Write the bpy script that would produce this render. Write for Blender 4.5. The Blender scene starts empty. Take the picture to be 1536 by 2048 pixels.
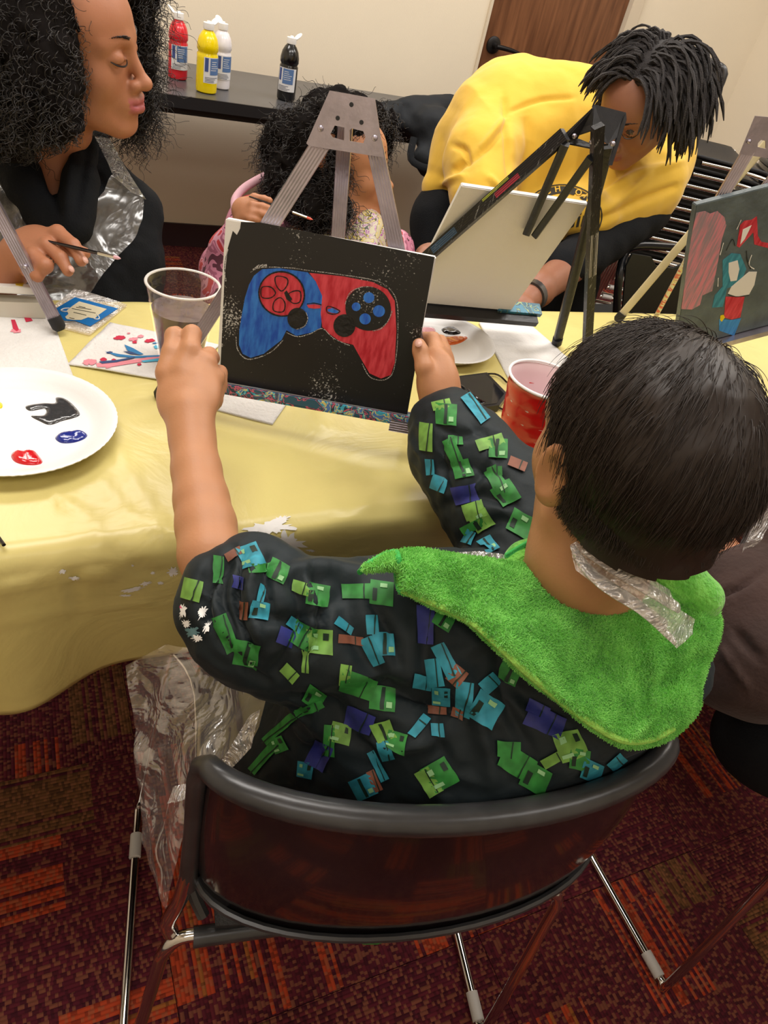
import bpy, bmesh, math, random
import numpy as np
from mathutils import Vector, Matrix, noise as mnoise
from mathutils.bvhtree import BVHTree
from mathutils.geometry import delaunay_2d_cdt

# ------------------------------------------------------------------ camera, world, lights
FPX = 1440.0; PW, PH = 1536, 2048
ROLL, PITCH, YAW, CAMH = math.radians(14.85), math.radians(38.47), math.radians(31.58), 1.30
_fh = np.array([math.sin(YAW), math.cos(YAW), 0]); _rh = np.array([math.cos(YAW), -math.sin(YAW), 0]); _up = np.array([0, 0, 1.])
CF = _fh*math.cos(PITCH)-_up*math.sin(PITCH); _U = _fh*math.sin(PITCH)+_up*math.cos(PITCH)
CX = _rh*math.cos(ROLL)+_U*math.sin(ROLL); CY = _U*math.cos(ROLL)-_rh*math.sin(ROLL)
CC = np.array([0, 0, CAMH])
scn = bpy.context.scene
cd = bpy.data.cameras.new('camera'); cam = bpy.data.objects.new('camera', cd); scn.collection.objects.link(cam)
cd.sensor_fit = 'VERTICAL'; cd.sensor_height = 24.0; cd.lens = FPX/PH*24.0; cd.clip_start = 0.02
cam.matrix_world = Matrix(((CX[0], CY[0], -CF[0], CC[0]), (CX[1], CY[1], -CF[1], CC[1]), (CX[2], CY[2], -CF[2], CC[2]), (0, 0, 0, 1)))
scn.camera = cam
world = bpy.data.worlds.new('world'); scn.world = world; world.use_nodes = True
world.node_tree.nodes['Background'].inputs[0].default_value = (1.0, 0.93, 0.86, 1)
world.node_tree.nodes['Background'].inputs[1].default_value = 0.32
def area(name, loc, sx, sy, power, col=(1, .955, .905), rot=(0, 0, 0)):
    l = bpy.data.lights.new(name, 'AREA'); l.shape = 'RECTANGLE'; l.size = sx; l.size_y = sy; l.energy = power; l.color = col
    o = bpy.data.objects.new(name, l); o.location = loc; o.rotation_euler = rot; scn.collection.objects.link(o); return o
for i, (x, y, p) in enumerate([(0.0, 0.9, 16), (1.6, 0.9, 16), (0.0, 2.55, 18), (1.6, 2.55, 18), (3.0, 1.7, 14), (-0.6, -0.9, 7), (1.5, -0.9, 7)]):
    area('ceiling_lamp', (x, y, 2.62), 1.15, 0.55, p)
scn.view_settings.view_transform = 'Standard'; scn.view_settings.look = 'None'
scn.view_settings.exposure = 0.55; scn.view_settings.gamma = 1.0; scn.view_settings.use_curve_mapping = False

# ------------------------------------------------------------------ helpers
rng = np.random.default_rng(7); random.seed(7)
def ray(a, b): return CX*(a-768)/FPX-CY*(b-1024)/FPX+CF
def V(a, b, d): return CC+ray(a, b)*d                       # photo pixel + distance along the view
def Z(a, b, z): d = ray(a, b); return CC+d*(z-CAMH)/d[2]     # photo pixel on a level plane
def Yp(a, b, y): d = ray(a, b); return CC+d*y/d[1]
def PL(a, b, P, n): d = ray(a, b); return CC+d*(((P-CC)@n)/(d@n))
def pj(P):
    v = np.asarray(P)-CC; z = v@CF; return np.stack([768+FPX*(v@CX)/z, 1024-FPX*(v@CY)/z, z], -1)
def nrm(v): v = np.asarray(v, float); return v/(np.linalg.norm(v)+1e-12)
def hexc(h):
    h = h.lstrip('#'); r = [int(h[i:i+2], 16)/255 for i in (0, 2, 4)]
    return tuple(c/12.92 if c <= .04045 else ((c+.055)/1.055)**2.4 for c in r)
MATS = {}
def mat(name, col, rough=.5, metal=0, spec=.5, trans=0, alpha=1, bump=0, bscale=60, var=0, vscale=8, var2=None, attr=False, coat=0, sheen=0, ior=1.45, sss=0, emit=0, stretch=None, detail=4):
    if name in MATS: return MATS[name]
    if isinstance(col, str): col = hexc(col)
    m = bpy.data.materials.new(name); m.use_nodes = True; nt = m.node_tree; b = nt.nodes['Principled BSDF']
    b.inputs['Base Color'].default_value = (*col, 1); b.inputs['Roughness'].default_value = rough; b.inputs['Metallic'].default_value = metal
    b.inputs['Specular IOR Level'].default_value = spec; b.inputs['Transmission Weight'].default_value = trans; b.inputs['Alpha'].default_value = alpha
    b.inputs['Coat Weight'].default_value = coat; b.inputs['Sheen Weight'].default_value = sheen; b.inputs['IOR'].default_value = ior
    b.inputs['Subsurface Weight'].default_value = sss
    if sss: b.inputs['Subsurface Scale'].default_value = .008; b.inputs['Subsurface Radius'].default_value = (1, .35, .18)
    if emit: b.inputs['Emission Color'].default_value = (*col, 1); b.inputs['Emission Strength'].default_value = emit
    tc = nt.nodes.new('ShaderNodeTexCoord'); src = tc.outputs['Object']
    if stretch:
        mp = nt.nodes.new('ShaderNodeMapping'); mp.inputs['Scale'].default_value = stretch; nt.links.new(src, mp.inputs[0]); src = mp.outputs[0]
    base = None
    if attr:
        a = nt.nodes.new('ShaderNodeAttribute'); a.attribute_name = 'Col'; base = a.outputs['Color']; nt.links.new(base, b.inputs['Base Color'])
    if var:
        n = nt.nodes.new('ShaderNodeTexNoise'); n.inputs['Scale'].default_value = vscale; n.inputs['Detail'].default_value = detail; nt.links.new(src, n.inputs['Vector'])
        mx = nt.nodes.new('ShaderNodeMix'); mx.data_type = 'RGBA'
        r = nt.nodes.new('ShaderNodeMapRange'); r.inputs[1].default_value = .35; r.inputs[2].default_value = .68; nt.links.new(n.outputs[0], r.inputs[0])
        if base: 
            mul = nt.nodes.new('ShaderNodeMath'); mul.operation = 'MULTIPLY'; mul.inputs[1].default_value = var; nt.links.new(r.outputs[0], mul.inputs[0]); nt.links.new(mul.outputs[0], mx.inputs[0]); nt.links.new(base, mx.inputs[6]); mx.inputs[7].default_value = (*(var2 or (0, 0, 0)), 1)
        else:
            nt.links.new(r.outputs[0], mx.inputs[0])
            mx.inputs[6].default_value = (*[c*(1-var) for c in col], 1); mx.inputs[7].default_value = (*(var2 or [min(1, c*(1+var)) for c in col]), 1)
        nt.links.new(mx.outputs[2], b.inputs['Base Color'])
    if bump:
        n = nt.nodes.new('ShaderNodeTexNoise'); n.inputs['Scale'].default_value = bscale; n.inputs['Detail'].default_value = 5; nt.links.new(src, n.inputs['Vector'])
        bp = nt.nodes.new('ShaderNodeBump'); bp.inputs['Strength'].default_value = bump; bp.inputs['Distance'].default_value = .004; nt.links.new(n.outputs[0], bp.inputs['Height']); nt.links.new(bp.outputs[0], b.inputs['Normal'])
    MATS[name] = m; return m
def setmat(o, m):
    if m: o.data.materials.append(m)
def mesh_obj(name, verts, faces, m=None, parent=None, smooth=True, cols=None):
    me = bpy.data.meshes.new(name)
    verts = np.asarray(verts, np.float32)
    if isinstance(faces, np.ndarray):
        k = faces.shape[1]; me.vertices.add(len(verts)); me.vertices.foreach_set('co', verts.ravel())
        me.loops.add(faces.size); me.loops.foreach_set('vertex_index', faces.astype(np.int32).ravel())
        me.polygons.add(len(faces)); me.polygons.foreach_set('loop_start', np.arange(0, faces.size, k, dtype=np.int32))
        me.update(calc_edges=True); me.validate()
    else:
        me.from_pydata([tuple(map(float, v)) for v in verts], [], [tuple(map(int, f)) for f in faces]); me.update()
    if smooth: me.polygons.foreach_set('use_smooth', [True]*len(me.polygons))
    if cols is not None:
        ca = me.color_attributes.new('Col', 'FLOAT_COLOR', 'POINT'); c4 = np.ones((len(verts), 4), np.float32); c4[:, :3] = cols; ca.data.foreach_set('color', c4.ravel())
    o = bpy.data.objects.new(name, me); scn.collection.objects.link(o); setmat(o, m); LAST[0] = o
    if parent is not None:
        o.parent = parent; o.matrix_parent_inverse = PW_INV.get(parent.name, Matrix.Identity(4))
    return o
PW_INV = {}; LAST = [None]
def thing(name, label, cat, loc, group=None, rotz=0):
    o = bpy.data.objects.new(name, None); scn.collection.objects.link(o); o.location = tuple(map(float, loc)); o.rotation_euler = (0, 0, rotz); o.empty_display_size = .05
    o['label'] = label; o['category'] = cat
    if group: o['group'] = group
    PW_INV[o.name] = (Matrix.Translation(o.location) @ Matrix.Rotation(rotz, 4, 'Z')).inverted()
    return o
def tag(o, label, cat, group=None):
    o['label'] = label; o['category'] = cat
    if group: o['group'] = group
    return o
def struct(o): o['kind'] = 'structure'; return o
class MB:
    def __init__(s): s.v = []; s.f = []; s.n = 0
    def add(s, v, f):
        s.v.append(np.asarray(v, float)); s.f += [tuple(i+s.n for i in q) for q in f]; s.n += len(v); return s
    def build(s, name, m=None, parent=None, smooth=True): 
        o = mesh_obj(name, np.concatenate(s.v), s.f, m, parent, smooth)
        if smooth: 
            try: o.data.set_sharp_from_angle(angle=math.radians(40))
            except Exception: pass
        return o
    def tube(s, pts, r, k=10, caps=True, sub=0, flat=1.0, up=None):
        pts = np.asarray(pts, float)
        r = np.full(len(pts), r, float) if np.isscalar(r) else np.asarray(r, float)
        if sub: pts, r = catmull(pts, sub, r)
        n = len(pts); t = np.gradient(pts, axis=0); t /= np.linalg.norm(t, axis=1)[:, None]+1e-12
        u = nrm(np.cross(t[0], up if up is not None else ([0, 0, 1] if abs(t[0][2]) < .9 else [1, 0, 0]))); vs = []
        for i in range(n):
            u = nrm(u-t[i]*(u@t[i])); w = np.cross(t[i], u)
            for j in range(k):
                a = 2*math.pi*j/k; vs.append(pts[i]+r[i]*(u*math.cos(a)+w*flat*math.sin(a)))
        f = [(i*k+j, i*k+(j+1) % k, (i+1)*k+(j+1) % k, (i+1)*k+j) for i in range(n-1) for j in range(k)]
        if caps: f += [tuple(range(k-1, -1, -1)), tuple(range((n-1)*k, n*k))]
        return s.add(vs, f)
    def box(s, c, ax, half):
        c = np.asarray(c, float); A = [nrm(a)*h for a, h in zip(ax, half)]
        v = [c+A[0]*i+A[1]*j+A[2]*k for i in (-1, 1) for j in (-1, 1) for k in (-1, 1)]
        return s.add(v, [(0, 1, 3, 2), (4, 6, 7, 5), (0, 4, 5, 1), (2, 3, 7, 6), (0, 2, 6, 4), (1, 5, 7, 3)])
    def abox(s, lo, hi):
        lo, hi = np.asarray(lo, float), np.asarray(hi, float); return s.box((lo+hi)/2, np.eye(3), (hi-lo)/2)
    def lathe(s, prof, c, k=32, axis=None, closed=False, wob=None):
        c = np.asarray(c, float); axis = np.array([0, 0, 1.]) if axis is None else nrm(axis)
        u = nrm(np.cross(axis, [0, 1, 0] if abs(axis[1]) < .9 else [1, 0, 0])); w = np.cross(axis, u); vs = []
        for (r, z) in prof:
            for j in range(k):
                a = 2*math.pi*j/k; rr = r*(wob(a, z) if wob else 1); vs.append(c+axis*z+rr*(u*math.cos(a)+w*math.sin(a)))
        n = len(prof); f = [(i*k+j, i*k+(j+1) % k, (i+1)*k+(j+1) % k, (i+1)*k+j) for i in range(n-1) for j in range(k)]
        if closed: f += [tuple(range(k-1, -1, -1)), tuple(range((n-1)*k, n*k))]
        return s.add(vs, f)
    def prism(s, poly, off):
        p = np.asarray(poly, float); n = len(p); off = np.asarray(off, float)
        return s.add(np.concatenate([p, p+off]), [tuple(range(n-1, -1, -1)), tuple(range(n, 2*n))]+[(i, (i+1) % n, n+(i+1) % n, n+i) for i in range(n)])
    def ball(s, c, r, R=None, k=14):
        r = np.asarray([r]*3 if np.isscalar(r) else r, float); R = np.eye(3) if R is None else R; vs = []; m = k//2
        for i in range(1, m):
            p = math.pi*i/m
            for j in range(k):
                a = 2*math.pi*j/k; vs.append(np.asarray(c)+R@(r*np.array([math.sin(p)*math.cos(a), math.sin(p)*math.sin(a), math.cos(p)])))
        vs += [np.asarray(c)+R@(r*np.array([0, 0, 1.])), np.asarray(c)-R@(r*np.array([0, 0, 1.]))]; q = len(vs)
        f = [(i*k+j, (i+1)*k+j, (i+1)*k+(j+1) % k, i*k+(j+1) % k) for i in range(m-2) for j in range(k)]
        f += [(q-2, j, (j+1) % k) for j in range(k)]+[(q-1, (m-2)*k+(j+1) % k, (m-2)*k+j) for j in range(k)]
        return s.add(vs, f)
    def bar(s, a, b, wdir, w, th, ridges=0):
        """flat extrusion from a to b, width along wdir, with grooves on its faces"""
        a, b = np.asarray(a, float), np.asarray(b, float); t = nrm(b-a); wd = nrm(np.asarray(wdir)-t*(np.asarray(wdir)@t)); nd = np.cross(t, wd); prof = []
        if ridges:
            m = ridges*4
            for i in range(m+1):
                x = -w/2+w*i/m; prof.append((x, th/2-(.0007 if i % 4 in (1, 2) and 0 < i < m else 0)*1.0))
            for i in range(m, -1, -1):
                x = -w/2+w*i/m; prof.append((x, -th/2+(.0007 if i % 4 in (1, 2) and 0 < i < m else 0)))
        else:
            for i in range(16):
                an = 2*math.pi*i/16; cx_, sx_ = math.cos(an), math.sin(an); prof.append((w/2*math.copysign(abs(cx_)**.35, cx_), th/2*math.copysign(abs(sx_)**.35, sx_)))
        P = [e+wd*x+nd*y for e in (a, b) for x, y in prof]; k = len(prof)
        return s.add(P, [(j, (j+1) % k, k+(j+1) % k, k+j) for j in range(k)]+[tuple(range(k-1, -1, -1)), tuple(range(k, 2*k))])
def catmull(p, sub, r=None, closed=False):
    p = np.asarray(p, float); n = len(p); out = []; ro = []
    rng_ = range(n if closed else n-1)
    for i in rng_:
        a, b, c, d = (p[(i-1) % n], p[i], p[(i+1) % n], p[(i+2) % n]) if closed else (p[max(i-1, 0)], p[i], p[i+1], p[min(i+2, n-1)])
        for j in range(sub):
            t = j/sub; out.append(.5*((2*b)+(c-a)*t+(2*a-5*b+4*c-d)*t*t+(3*b-a-3*c+d)*t**3))
            if r is not None: ro.append(r[i]*(1-t)+r[(i+1) % n]*t)
    if not closed:
        out.append(p[-1]); 
        if r is not None: ro.append(r[-1])
    return (np.array(out), np.array(ro)) if r is not None else np.array(out)
def inside(poly, P):
    x, y = P[:, 0], P[:, 1]; c = np.zeros(len(P), bool); n = len(poly)
    for i in range(n):
        (x1, y1), (x2, y2) = poly[i][:2], poly[(i+1) % n][:2]
        if y1 == y2: continue
        m = ((y1 > y) != (y2 > y)) & (x < (x2-x1)*(y-y1)/(y2-y1)+x1); c ^= m
    return c
def edge_dist(poly, P):
    d = np.full(len(P), 1e9); n = len(poly); poly = np.asarray(poly, float)[:, :2]
    for i in range(n):
        a, b = poly[i], poly[(i+1) % n]; ab = b-a; t = np.clip(((P-a)@ab)/(ab@ab+1e-9), 0, 1); d = np.minimum(d, np.linalg.norm(P-(a+t[:, None]*ab), axis=1))
    return d
def fill(poly, step):
    """triangulate a 2-D outline with inner points"""
    poly = np.asarray(poly, float)[:, :2]; out = []
    for i in range(len(poly)):
        a, b = poly[i], poly[(i+1) % len(poly)]; k = max(1, int(np.linalg.norm(b-a)/step))
        out += [a+(b-a)*j/k for j in range(k)]
    B = np.array(out); lo, hi = B.min(0), B.max(0)
    gx, gy = np.meshgrid(np.arange(lo[0]+step*.5, hi[0], step), np.arange(lo[1]+step*.5, hi[1], step)); G = np.stack([gx.ravel(), gy.ravel()], 1)
    if len(G): G = G[inside(B, G)]
    if len(G): G = G[edge_dist(B, G) > step*.45]
    pts = [Vector(p) for p in B]+[Vector(p) for p in G]
    r = delaunay_2d_cdt(pts, [(i, (i+1) % len(B)) for i in range(len(B))], [], 1, 1e-4)
    vs = np.array([(p.x, p.y) for p in r[0]]); tr = [tuple(f) for f in r[2]]
    cen = np.array([vs[list(f)].mean(0) for f in tr]); ok = inside(B, cen); tr = [f for f, o in zip(tr, ok) if o]
    return vs, tr, len(B)
def bvh_of(o):
    dg = bpy.context.evaluated_depsgraph_get(); me = o.data
    M = o.matrix_world if o.parent is None else Matrix.Identity(4)
    n = len(me.vertices); co = np.empty(n*3, np.float32); me.vertices.foreach_get('co', co); co = co.reshape(-1, 3)
    return BVHTree.FromPolygons([Vector(c) for c in co], [tuple(p.vertices) for p in me.polygons])
def hit(bvh, a, b):
    d = nrm(ray(a, b)); h = bvh.ray_cast(Vector(CC), Vector(d)); return h
def decal(name, bvh, poly, m, parent, off=.0006, step=12, thick=0):
    """lay a print on a surface: outline given in photo pixels, laid onto the surface it is printed on"""
    vs, tr, nb = fill(poly, step); P = []; N = []; ok = []
    for (a, b) in vs:
        h = hit(bvh, a, b)
        if h[0] is None: P.append(None); N.append(None); ok.append(False)
        else:
            n = np.array(h[1]); n = -n if n@CF > 0 else n; P.append(np.array(h[0])+n*off); N.append(n); ok.append(True)
    z = [pj(p)[2] if p is not None else 0 for p in P]
    tr = [f for f in tr if all(ok[i] for i in f) and max(z[i] for i in f)-min(z[i] for i in f) < .035]
    if not tr: return None
    P = [p if p is not None else np.zeros(3) for p in P]
    used = sorted({i for f in tr for i in f}); mp = {u: i for i, u in enumerate(used)}
    return mesh_obj(name, [P[u] for u in used], [tuple(mp[i] for i in f) for f in tr], m, parent)
def join_into(objs, name, kind='stuff'):
    objs = [o for o in objs if o]; 
    if not objs: return None
    base = objs[0]; mb_v = []; mb_f = []; mi = []; mats = []; n = 0
    for o in objs:
        me = o.data
        for p in me.polygons:
            mb_f.append(tuple(i+n for i in p.vertices)); 
            mm = me.materials[0]
            if mm not in mats: mats.append(mm)
            mi.append(mats.index(mm))
        co = np.empty(len(me.vertices)*3, np.float32); me.vertices.foreach_get('co', co); mb_v.append(co.reshape(-1, 3)); n += len(me.vertices)
    r = mesh_obj(name, np.concatenate(mb_v), mb_f, None, base.parent)
    r.matrix_parent_inverse = base.matrix_parent_inverse.copy()
    for mm in mats: r.data.materials.append(mm)
    r.data.polygons.foreach_set('material_index', mi); r.data.update()
    for o in objs: bpy.data.objects.remove(o)
    if kind: r['kind'] = kind
    return r
# ---- implicit surfaces
class SDF:
    def __init__(s): s.p = []
    def cap(s, a, b, ra, rb=None, k=.01, sub=False):
        rb = ra if rb is None else rb; a, b = np.asarray(a, float), np.asarray(b, float)
        s.p.append(('c', a, b, ra, rb, k, sub, (a+b)/2, np.linalg.norm(b-a)/2+max(ra, rb))); return s
    def chain(s, pts, rs, k=.008, sub=False):
        for i in range(len(pts)-1): s.cap(pts[i], pts[i+1], rs[i], rs[i+1], k, sub)
        return s
    def ell(s, c, r, R=None, k=.01, sub=False):
        c = np.asarray(c, float); r = np.asarray(r, float)*np.ones(3); R = np.eye(3) if R is None else np.asarray(R)
        s.p.append(('e', c, r, R, 0, k, sub, c, max(r))); return s
    def ev(s, P, sel=None):
        d = np.full(len(P), .5, np.float32)
        for i in (range(len(s.p)) if sel is None else sel):
            q = s.p[i]
            if q[0] == 'c':
                ab = (q[2]-q[1]).astype(np.float32); pa = P-q[1].astype(np.float32); t = np.clip(pa@ab/(ab@ab+1e-9), 0, 1)
                v = np.sqrt(((pa-t[:, None]*ab)**2).sum(1))-(q[3]+(q[4]-q[3])*t)
            else:
                l = (P-q[1].astype(np.float32))@q[3].astype(np.float32); k0 = np.sqrt(((l/q[2])**2).sum(1)); k1 = np.sqrt(((l/q[2]**2)**2).sum(1))+1e-6; v = k0*(k0-1)/k1
            k = q[5]
            if q[6]: h = np.maximum(k-np.abs(d+v), 0)/k; d = np.maximum(d, -v)+h*h*k/4
            else: h = np.maximum(k-np.abs(d-v), 0)/k; d = np.minimum(d, v)-h*h*k/4
        return d
    def mesh(s, vox, disp=None, n=20, clip=None):
        lo = np.min([q[7]-q[8] for q in s.p if not q[6]], 0)-vox*3; hi = np.max([q[7]+q[8] for q in s.p if not q[6]], 0)+vox*3
        nb = np.ceil((hi-lo)/(vox*n)).astype(int); bs = vox*n; rad = bs*.87+vox*2
        cen = np.stack(np.meshgrid(*[lo[i]+(np.arange(nb[i])+.5)*bs for i in range(3)], indexing='ij'), -1).reshape(-1, 3).astype(np.float32)
        d = s.ev(cen); idx = np.where(np.abs(d) < rad*1.35+(.02 if disp else .004))[0]
        pc = np.array([q[7] for q in s.p]); pr = np.array([q[8]+q[5] for q in s.p])
        N = nb*n+2; AV = []; AK = []; AQ = []
        loc = np.arange(-1, n+1); g = np.stack(np.meshgrid(loc, loc, loc, indexing='ij'), -1); m = n+2; gf = g.reshape(-1, 3)
        for bi in idx:
            b = np.array(np.unravel_index(bi, nb)); P = (lo+(b*n+gf)*vox).astype(np.float32)
            sel = np.where(np.linalg.norm(pc-cen[bi], axis=1) < pr+rad+.012)[0]
            if len(sel) == 0: continue
            v = s.ev(P, sel)
            if disp is not None: v = v+disp(P)
            v = v.reshape(m, m, m)
            if v.min() > 0 or v.max() < 0: continue
            S = v < 0; c8 = [S[i:m-1+i, j:m-1+j, k:m-1+k] for i in (0, 1) for j in (0, 1) for k in (0, 1)]
            cnt = sum(c.astype(np.int8) for c in c8); act = np.argwhere((cnt > 0) & (cnt < 8))
            if len(act) == 0: continue
            acc = np.zeros((len(act), 3)); num = np.zeros(len(act))
            for ax in range(3):
                for o1 in (0, 1):
                    for o2 in (0, 1):
                        o = [0, 0, 0]; o[(ax+1) % 3] = o1; o[(ax+2) % 3] = o2; A = act+o; Bp = A.copy(); Bp[:, ax] += 1
                        va = v[A[:, 0], A[:, 1], A[:, 2]]; vb = v[Bp[:, 0], Bp[:, 1], Bp[:, 2]]; x = (va < 0) != (vb < 0)
                        t = np.where(x, va/np.where(x, va-vb, 1), 0); pt = np.array(o, float)[None]+np.zeros((len(act), 3)); pt[:, ax] += t
                        acc[x] += pt[x]; num[x] += 1
            pos = lo+(b*n-1+act+acc/num[:, None])*vox; gid = (b*n+act); key = (gid[:, 0]*N[1]+gid[:, 1])*N[2]+gid[:, 2]
            AV.append(pos); AK.append(key)
            for ax in range(3):
                sl = [slice(1, m-1)]*3; s1 = list(sl); s1[ax] = slice(2, m); A = S[tuple(sl)]; B = S[tuple(s1)]
                e = np.argwhere(A != B)
                if len(e) == 0: continue
                fl = A[e[:, 0], e[:, 1], e[:, 2]]; E_ = e+1; u = (ax+1) % 3; w = (ax+2) % 3; q = []
                for (du, dw) in ((0, 0), (-1, 0), (-1, -1), (0, -1)):
                    cc = E_.copy(); cc[:, u] += du; cc[:, w] += dw; gg = b*n+cc; q.append((gg[:, 0]*N[1]+gg[:, 1])*N[2]+gg[:, 2])
                q = np.stack(q, 1); q[~fl] = q[~fl][:, ::-1]; AQ.append(q)
        V_ = np.concatenate(AV); K = np.concatenate(AK); Q = np.concatenate(AQ)
        uk, ui = np.unique(K, return_index=True); V_ = V_[ui]; F = np.searchsorted(uk, Q); F = np.minimum(F, len(uk)-1)
        ok = (uk[F] == Q).all(1); F = F[ok]
        if clip is not None:
            keep = clip(V_); fk = keep[F].all(1); F = F[fk]; us = np.unique(F); mp = np.full(len(V_), -1); mp[us] = np.arange(len(us)); V_ = V_[us]; F = mp[F]
        return V_, F
def vnoise(P, sc, seed=0):
    P = P*sc+seed*17.3; i = np.floor(P).astype(np.int64); f = P-i; f = f*f*(3-2*f); r = 0
    for a in (0, 1):
        for b in (0, 1):
            for c in (0, 1):
                h = ((i[:, 0]+a)*73856093) ^ ((i[:, 1]+b)*19349663) ^ ((i[:, 2]+c)*83492791); h = (h ^ (h >> 13))*1274126177 & 0xffff
                r = r+(h/65535.0*2-1)*(f[:, 0] if a else 1-f[:, 0])*(f[:, 1] if b else 1-f[:, 1])*(f[:, 2] if c else 1-f[:, 2])
    return r
def vnormals(Vv, F):
    a, b, c = Vv[F[:, 0]], Vv[F[:, 1]], Vv[F[:, 2]]; n = np.cross(b-a, c-a)
    if F.shape[1] == 4: n = n+np.cross(c-a, Vv[F[:, 3]]-a)
    N = np.zeros_like(Vv)
    for i in range(F.shape[1]): np.add.at(N, F[:, i], n)
    return N/(np.linalg.norm(N, axis=1)[:, None]+1e-12)
def creases(Vv, F, lines, gain=1.5):
    """press folds into the cloth: each line is (pixels, width px, depth m); + is a ridge"""
    N = vnormals(Vv, F); q = pj(Vv); vis = (N@CF) < .25; P2 = q[:, :2]; D = np.zeros(len(Vv))
    for pts, w, dep in lines:
        pts = catmull(np.array(pts, float), 4) if len(pts) > 2 else np.array(pts, float); d = np.full(len(Vv), 1e9); tt = np.zeros(len(Vv)); L = len(pts)-1
        for i in range(L):
            a, b = pts[i], pts[i+1]; ab = b-a; t = np.clip(((P2-a)@ab)/(ab@ab+1e-9), 0, 1); dd = np.linalg.norm(P2-(a+t[:, None]*ab), axis=1); m = dd < d; d[m] = dd[m]; tt[m] = (i+t[m])/L
        D += gain*dep*np.exp(-(d/w)**2)*np.sqrt(np.clip(4*tt*(1-tt), 0.05, 1))*vis
    return Vv+N*D[:, None]
def rotm(fwd, up=(0, 0, 1)):
    f = nrm(fwd); r = nrm(np.cross(f, up)); u = np.cross(r, f); return np.array([r, f, u]).T
def hair(name, strands, radii, m, parent, tip=.25):
    """strands: list of (n,3) arrays -> hair curves"""
    h = bpy.data.hair_curves.new(name); h.add_curves([len(s) for s in strands]); P = np.concatenate(strands).astype(np.float32)
    h.attributes['position'].data.foreach_set('vector', P.ravel())
    R = np.concatenate([np.linspace(r, r*tip, len(s)) for s, r in zip(strands, radii)]).astype(np.float32)
    a = h.attributes.get('radius') or h.attributes.new('radius', 'FLOAT', 'POINT'); a.data.foreach_set('value', R)
    o = bpy.data.objects.new(name, h); scn.collection.objects.link(o); h.materials.append(m)
    if parent is not None: o.parent = parent; o.matrix_parent_inverse = PW_INV.get(parent.name, Matrix.Identity(4))
    o['kind'] = 'stuff'; return o
def inflate(outline, dfun, thick, edge, step, wr=None):
    """a solid of real thickness from an outline in photo pixels and a depth for every pixel"""
    vs, tr, nb = fill(outline, step); e = edge_dist(np.array(outline), vs); e[:nb] = 0
    w = np.minimum(e/edge, 1); prof = np.sqrt(np.clip(1-(1-w)**2, 0, 1)); D = np.array([dfun(a, b) for a, b in vs])
    n = len(vs); fr = np.array([V(a, b, d+thick*.5*(1-p)) for (a, b), d, p in zip(vs, D, prof)]); bk = np.array([V(a, b, d+thick*.5*(1+p)) for (a, b), d, p in zip(vs, D, prof)])
    mb = MB(); idx = {}; 
    V3 = list(fr); back = []
    for i in range(n):
        if i < nb: back.append(i)
        else: back.append(len(V3)); V3.append(bk[i])
    T = []
    for f in tr:
        a, b, c = f; cr = (vs[b][0]-vs[a][0])*(vs[c][1]-vs[a][1])-(vs[b][1]-vs[a][1])*(vs[c][0]-vs[a][0]); f = f if cr < 0 else (a, c, b)
        T.append(f); T.append((back[f[0]], back[f[2]], back[f[1]]))
    return np.array(V3), np.array([t for t in T if len(set(t)) == 3])
def depthfun(ctrl):
    C_ = np.array([c[:2] for c in ctrl], float); D_ = np.array([c[2] for c in ctrl], float); n = len(C_)
    r = np.linalg.norm(C_[:, None]-C_[None], axis=2)/300; A = np.zeros((n+3, n+3)); A[:n, :n] = r+np.eye(n)*1e-3; A[:n, n] = 1; A[:n, n+1:] = C_/300; A[n, :n] = 1; A[n+1:, :n] = C_.T/300
    w = np.linalg.solve(A, np.concatenate([D_, [0, 0, 0]]))
    def f(a, b): q = np.linalg.norm(C_-np.array([a, b]), axis=1)/300; return float(q@w[:n]+w[n]+w[n+1]*a/300+w[n+2]*b/300)
    return f

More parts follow.
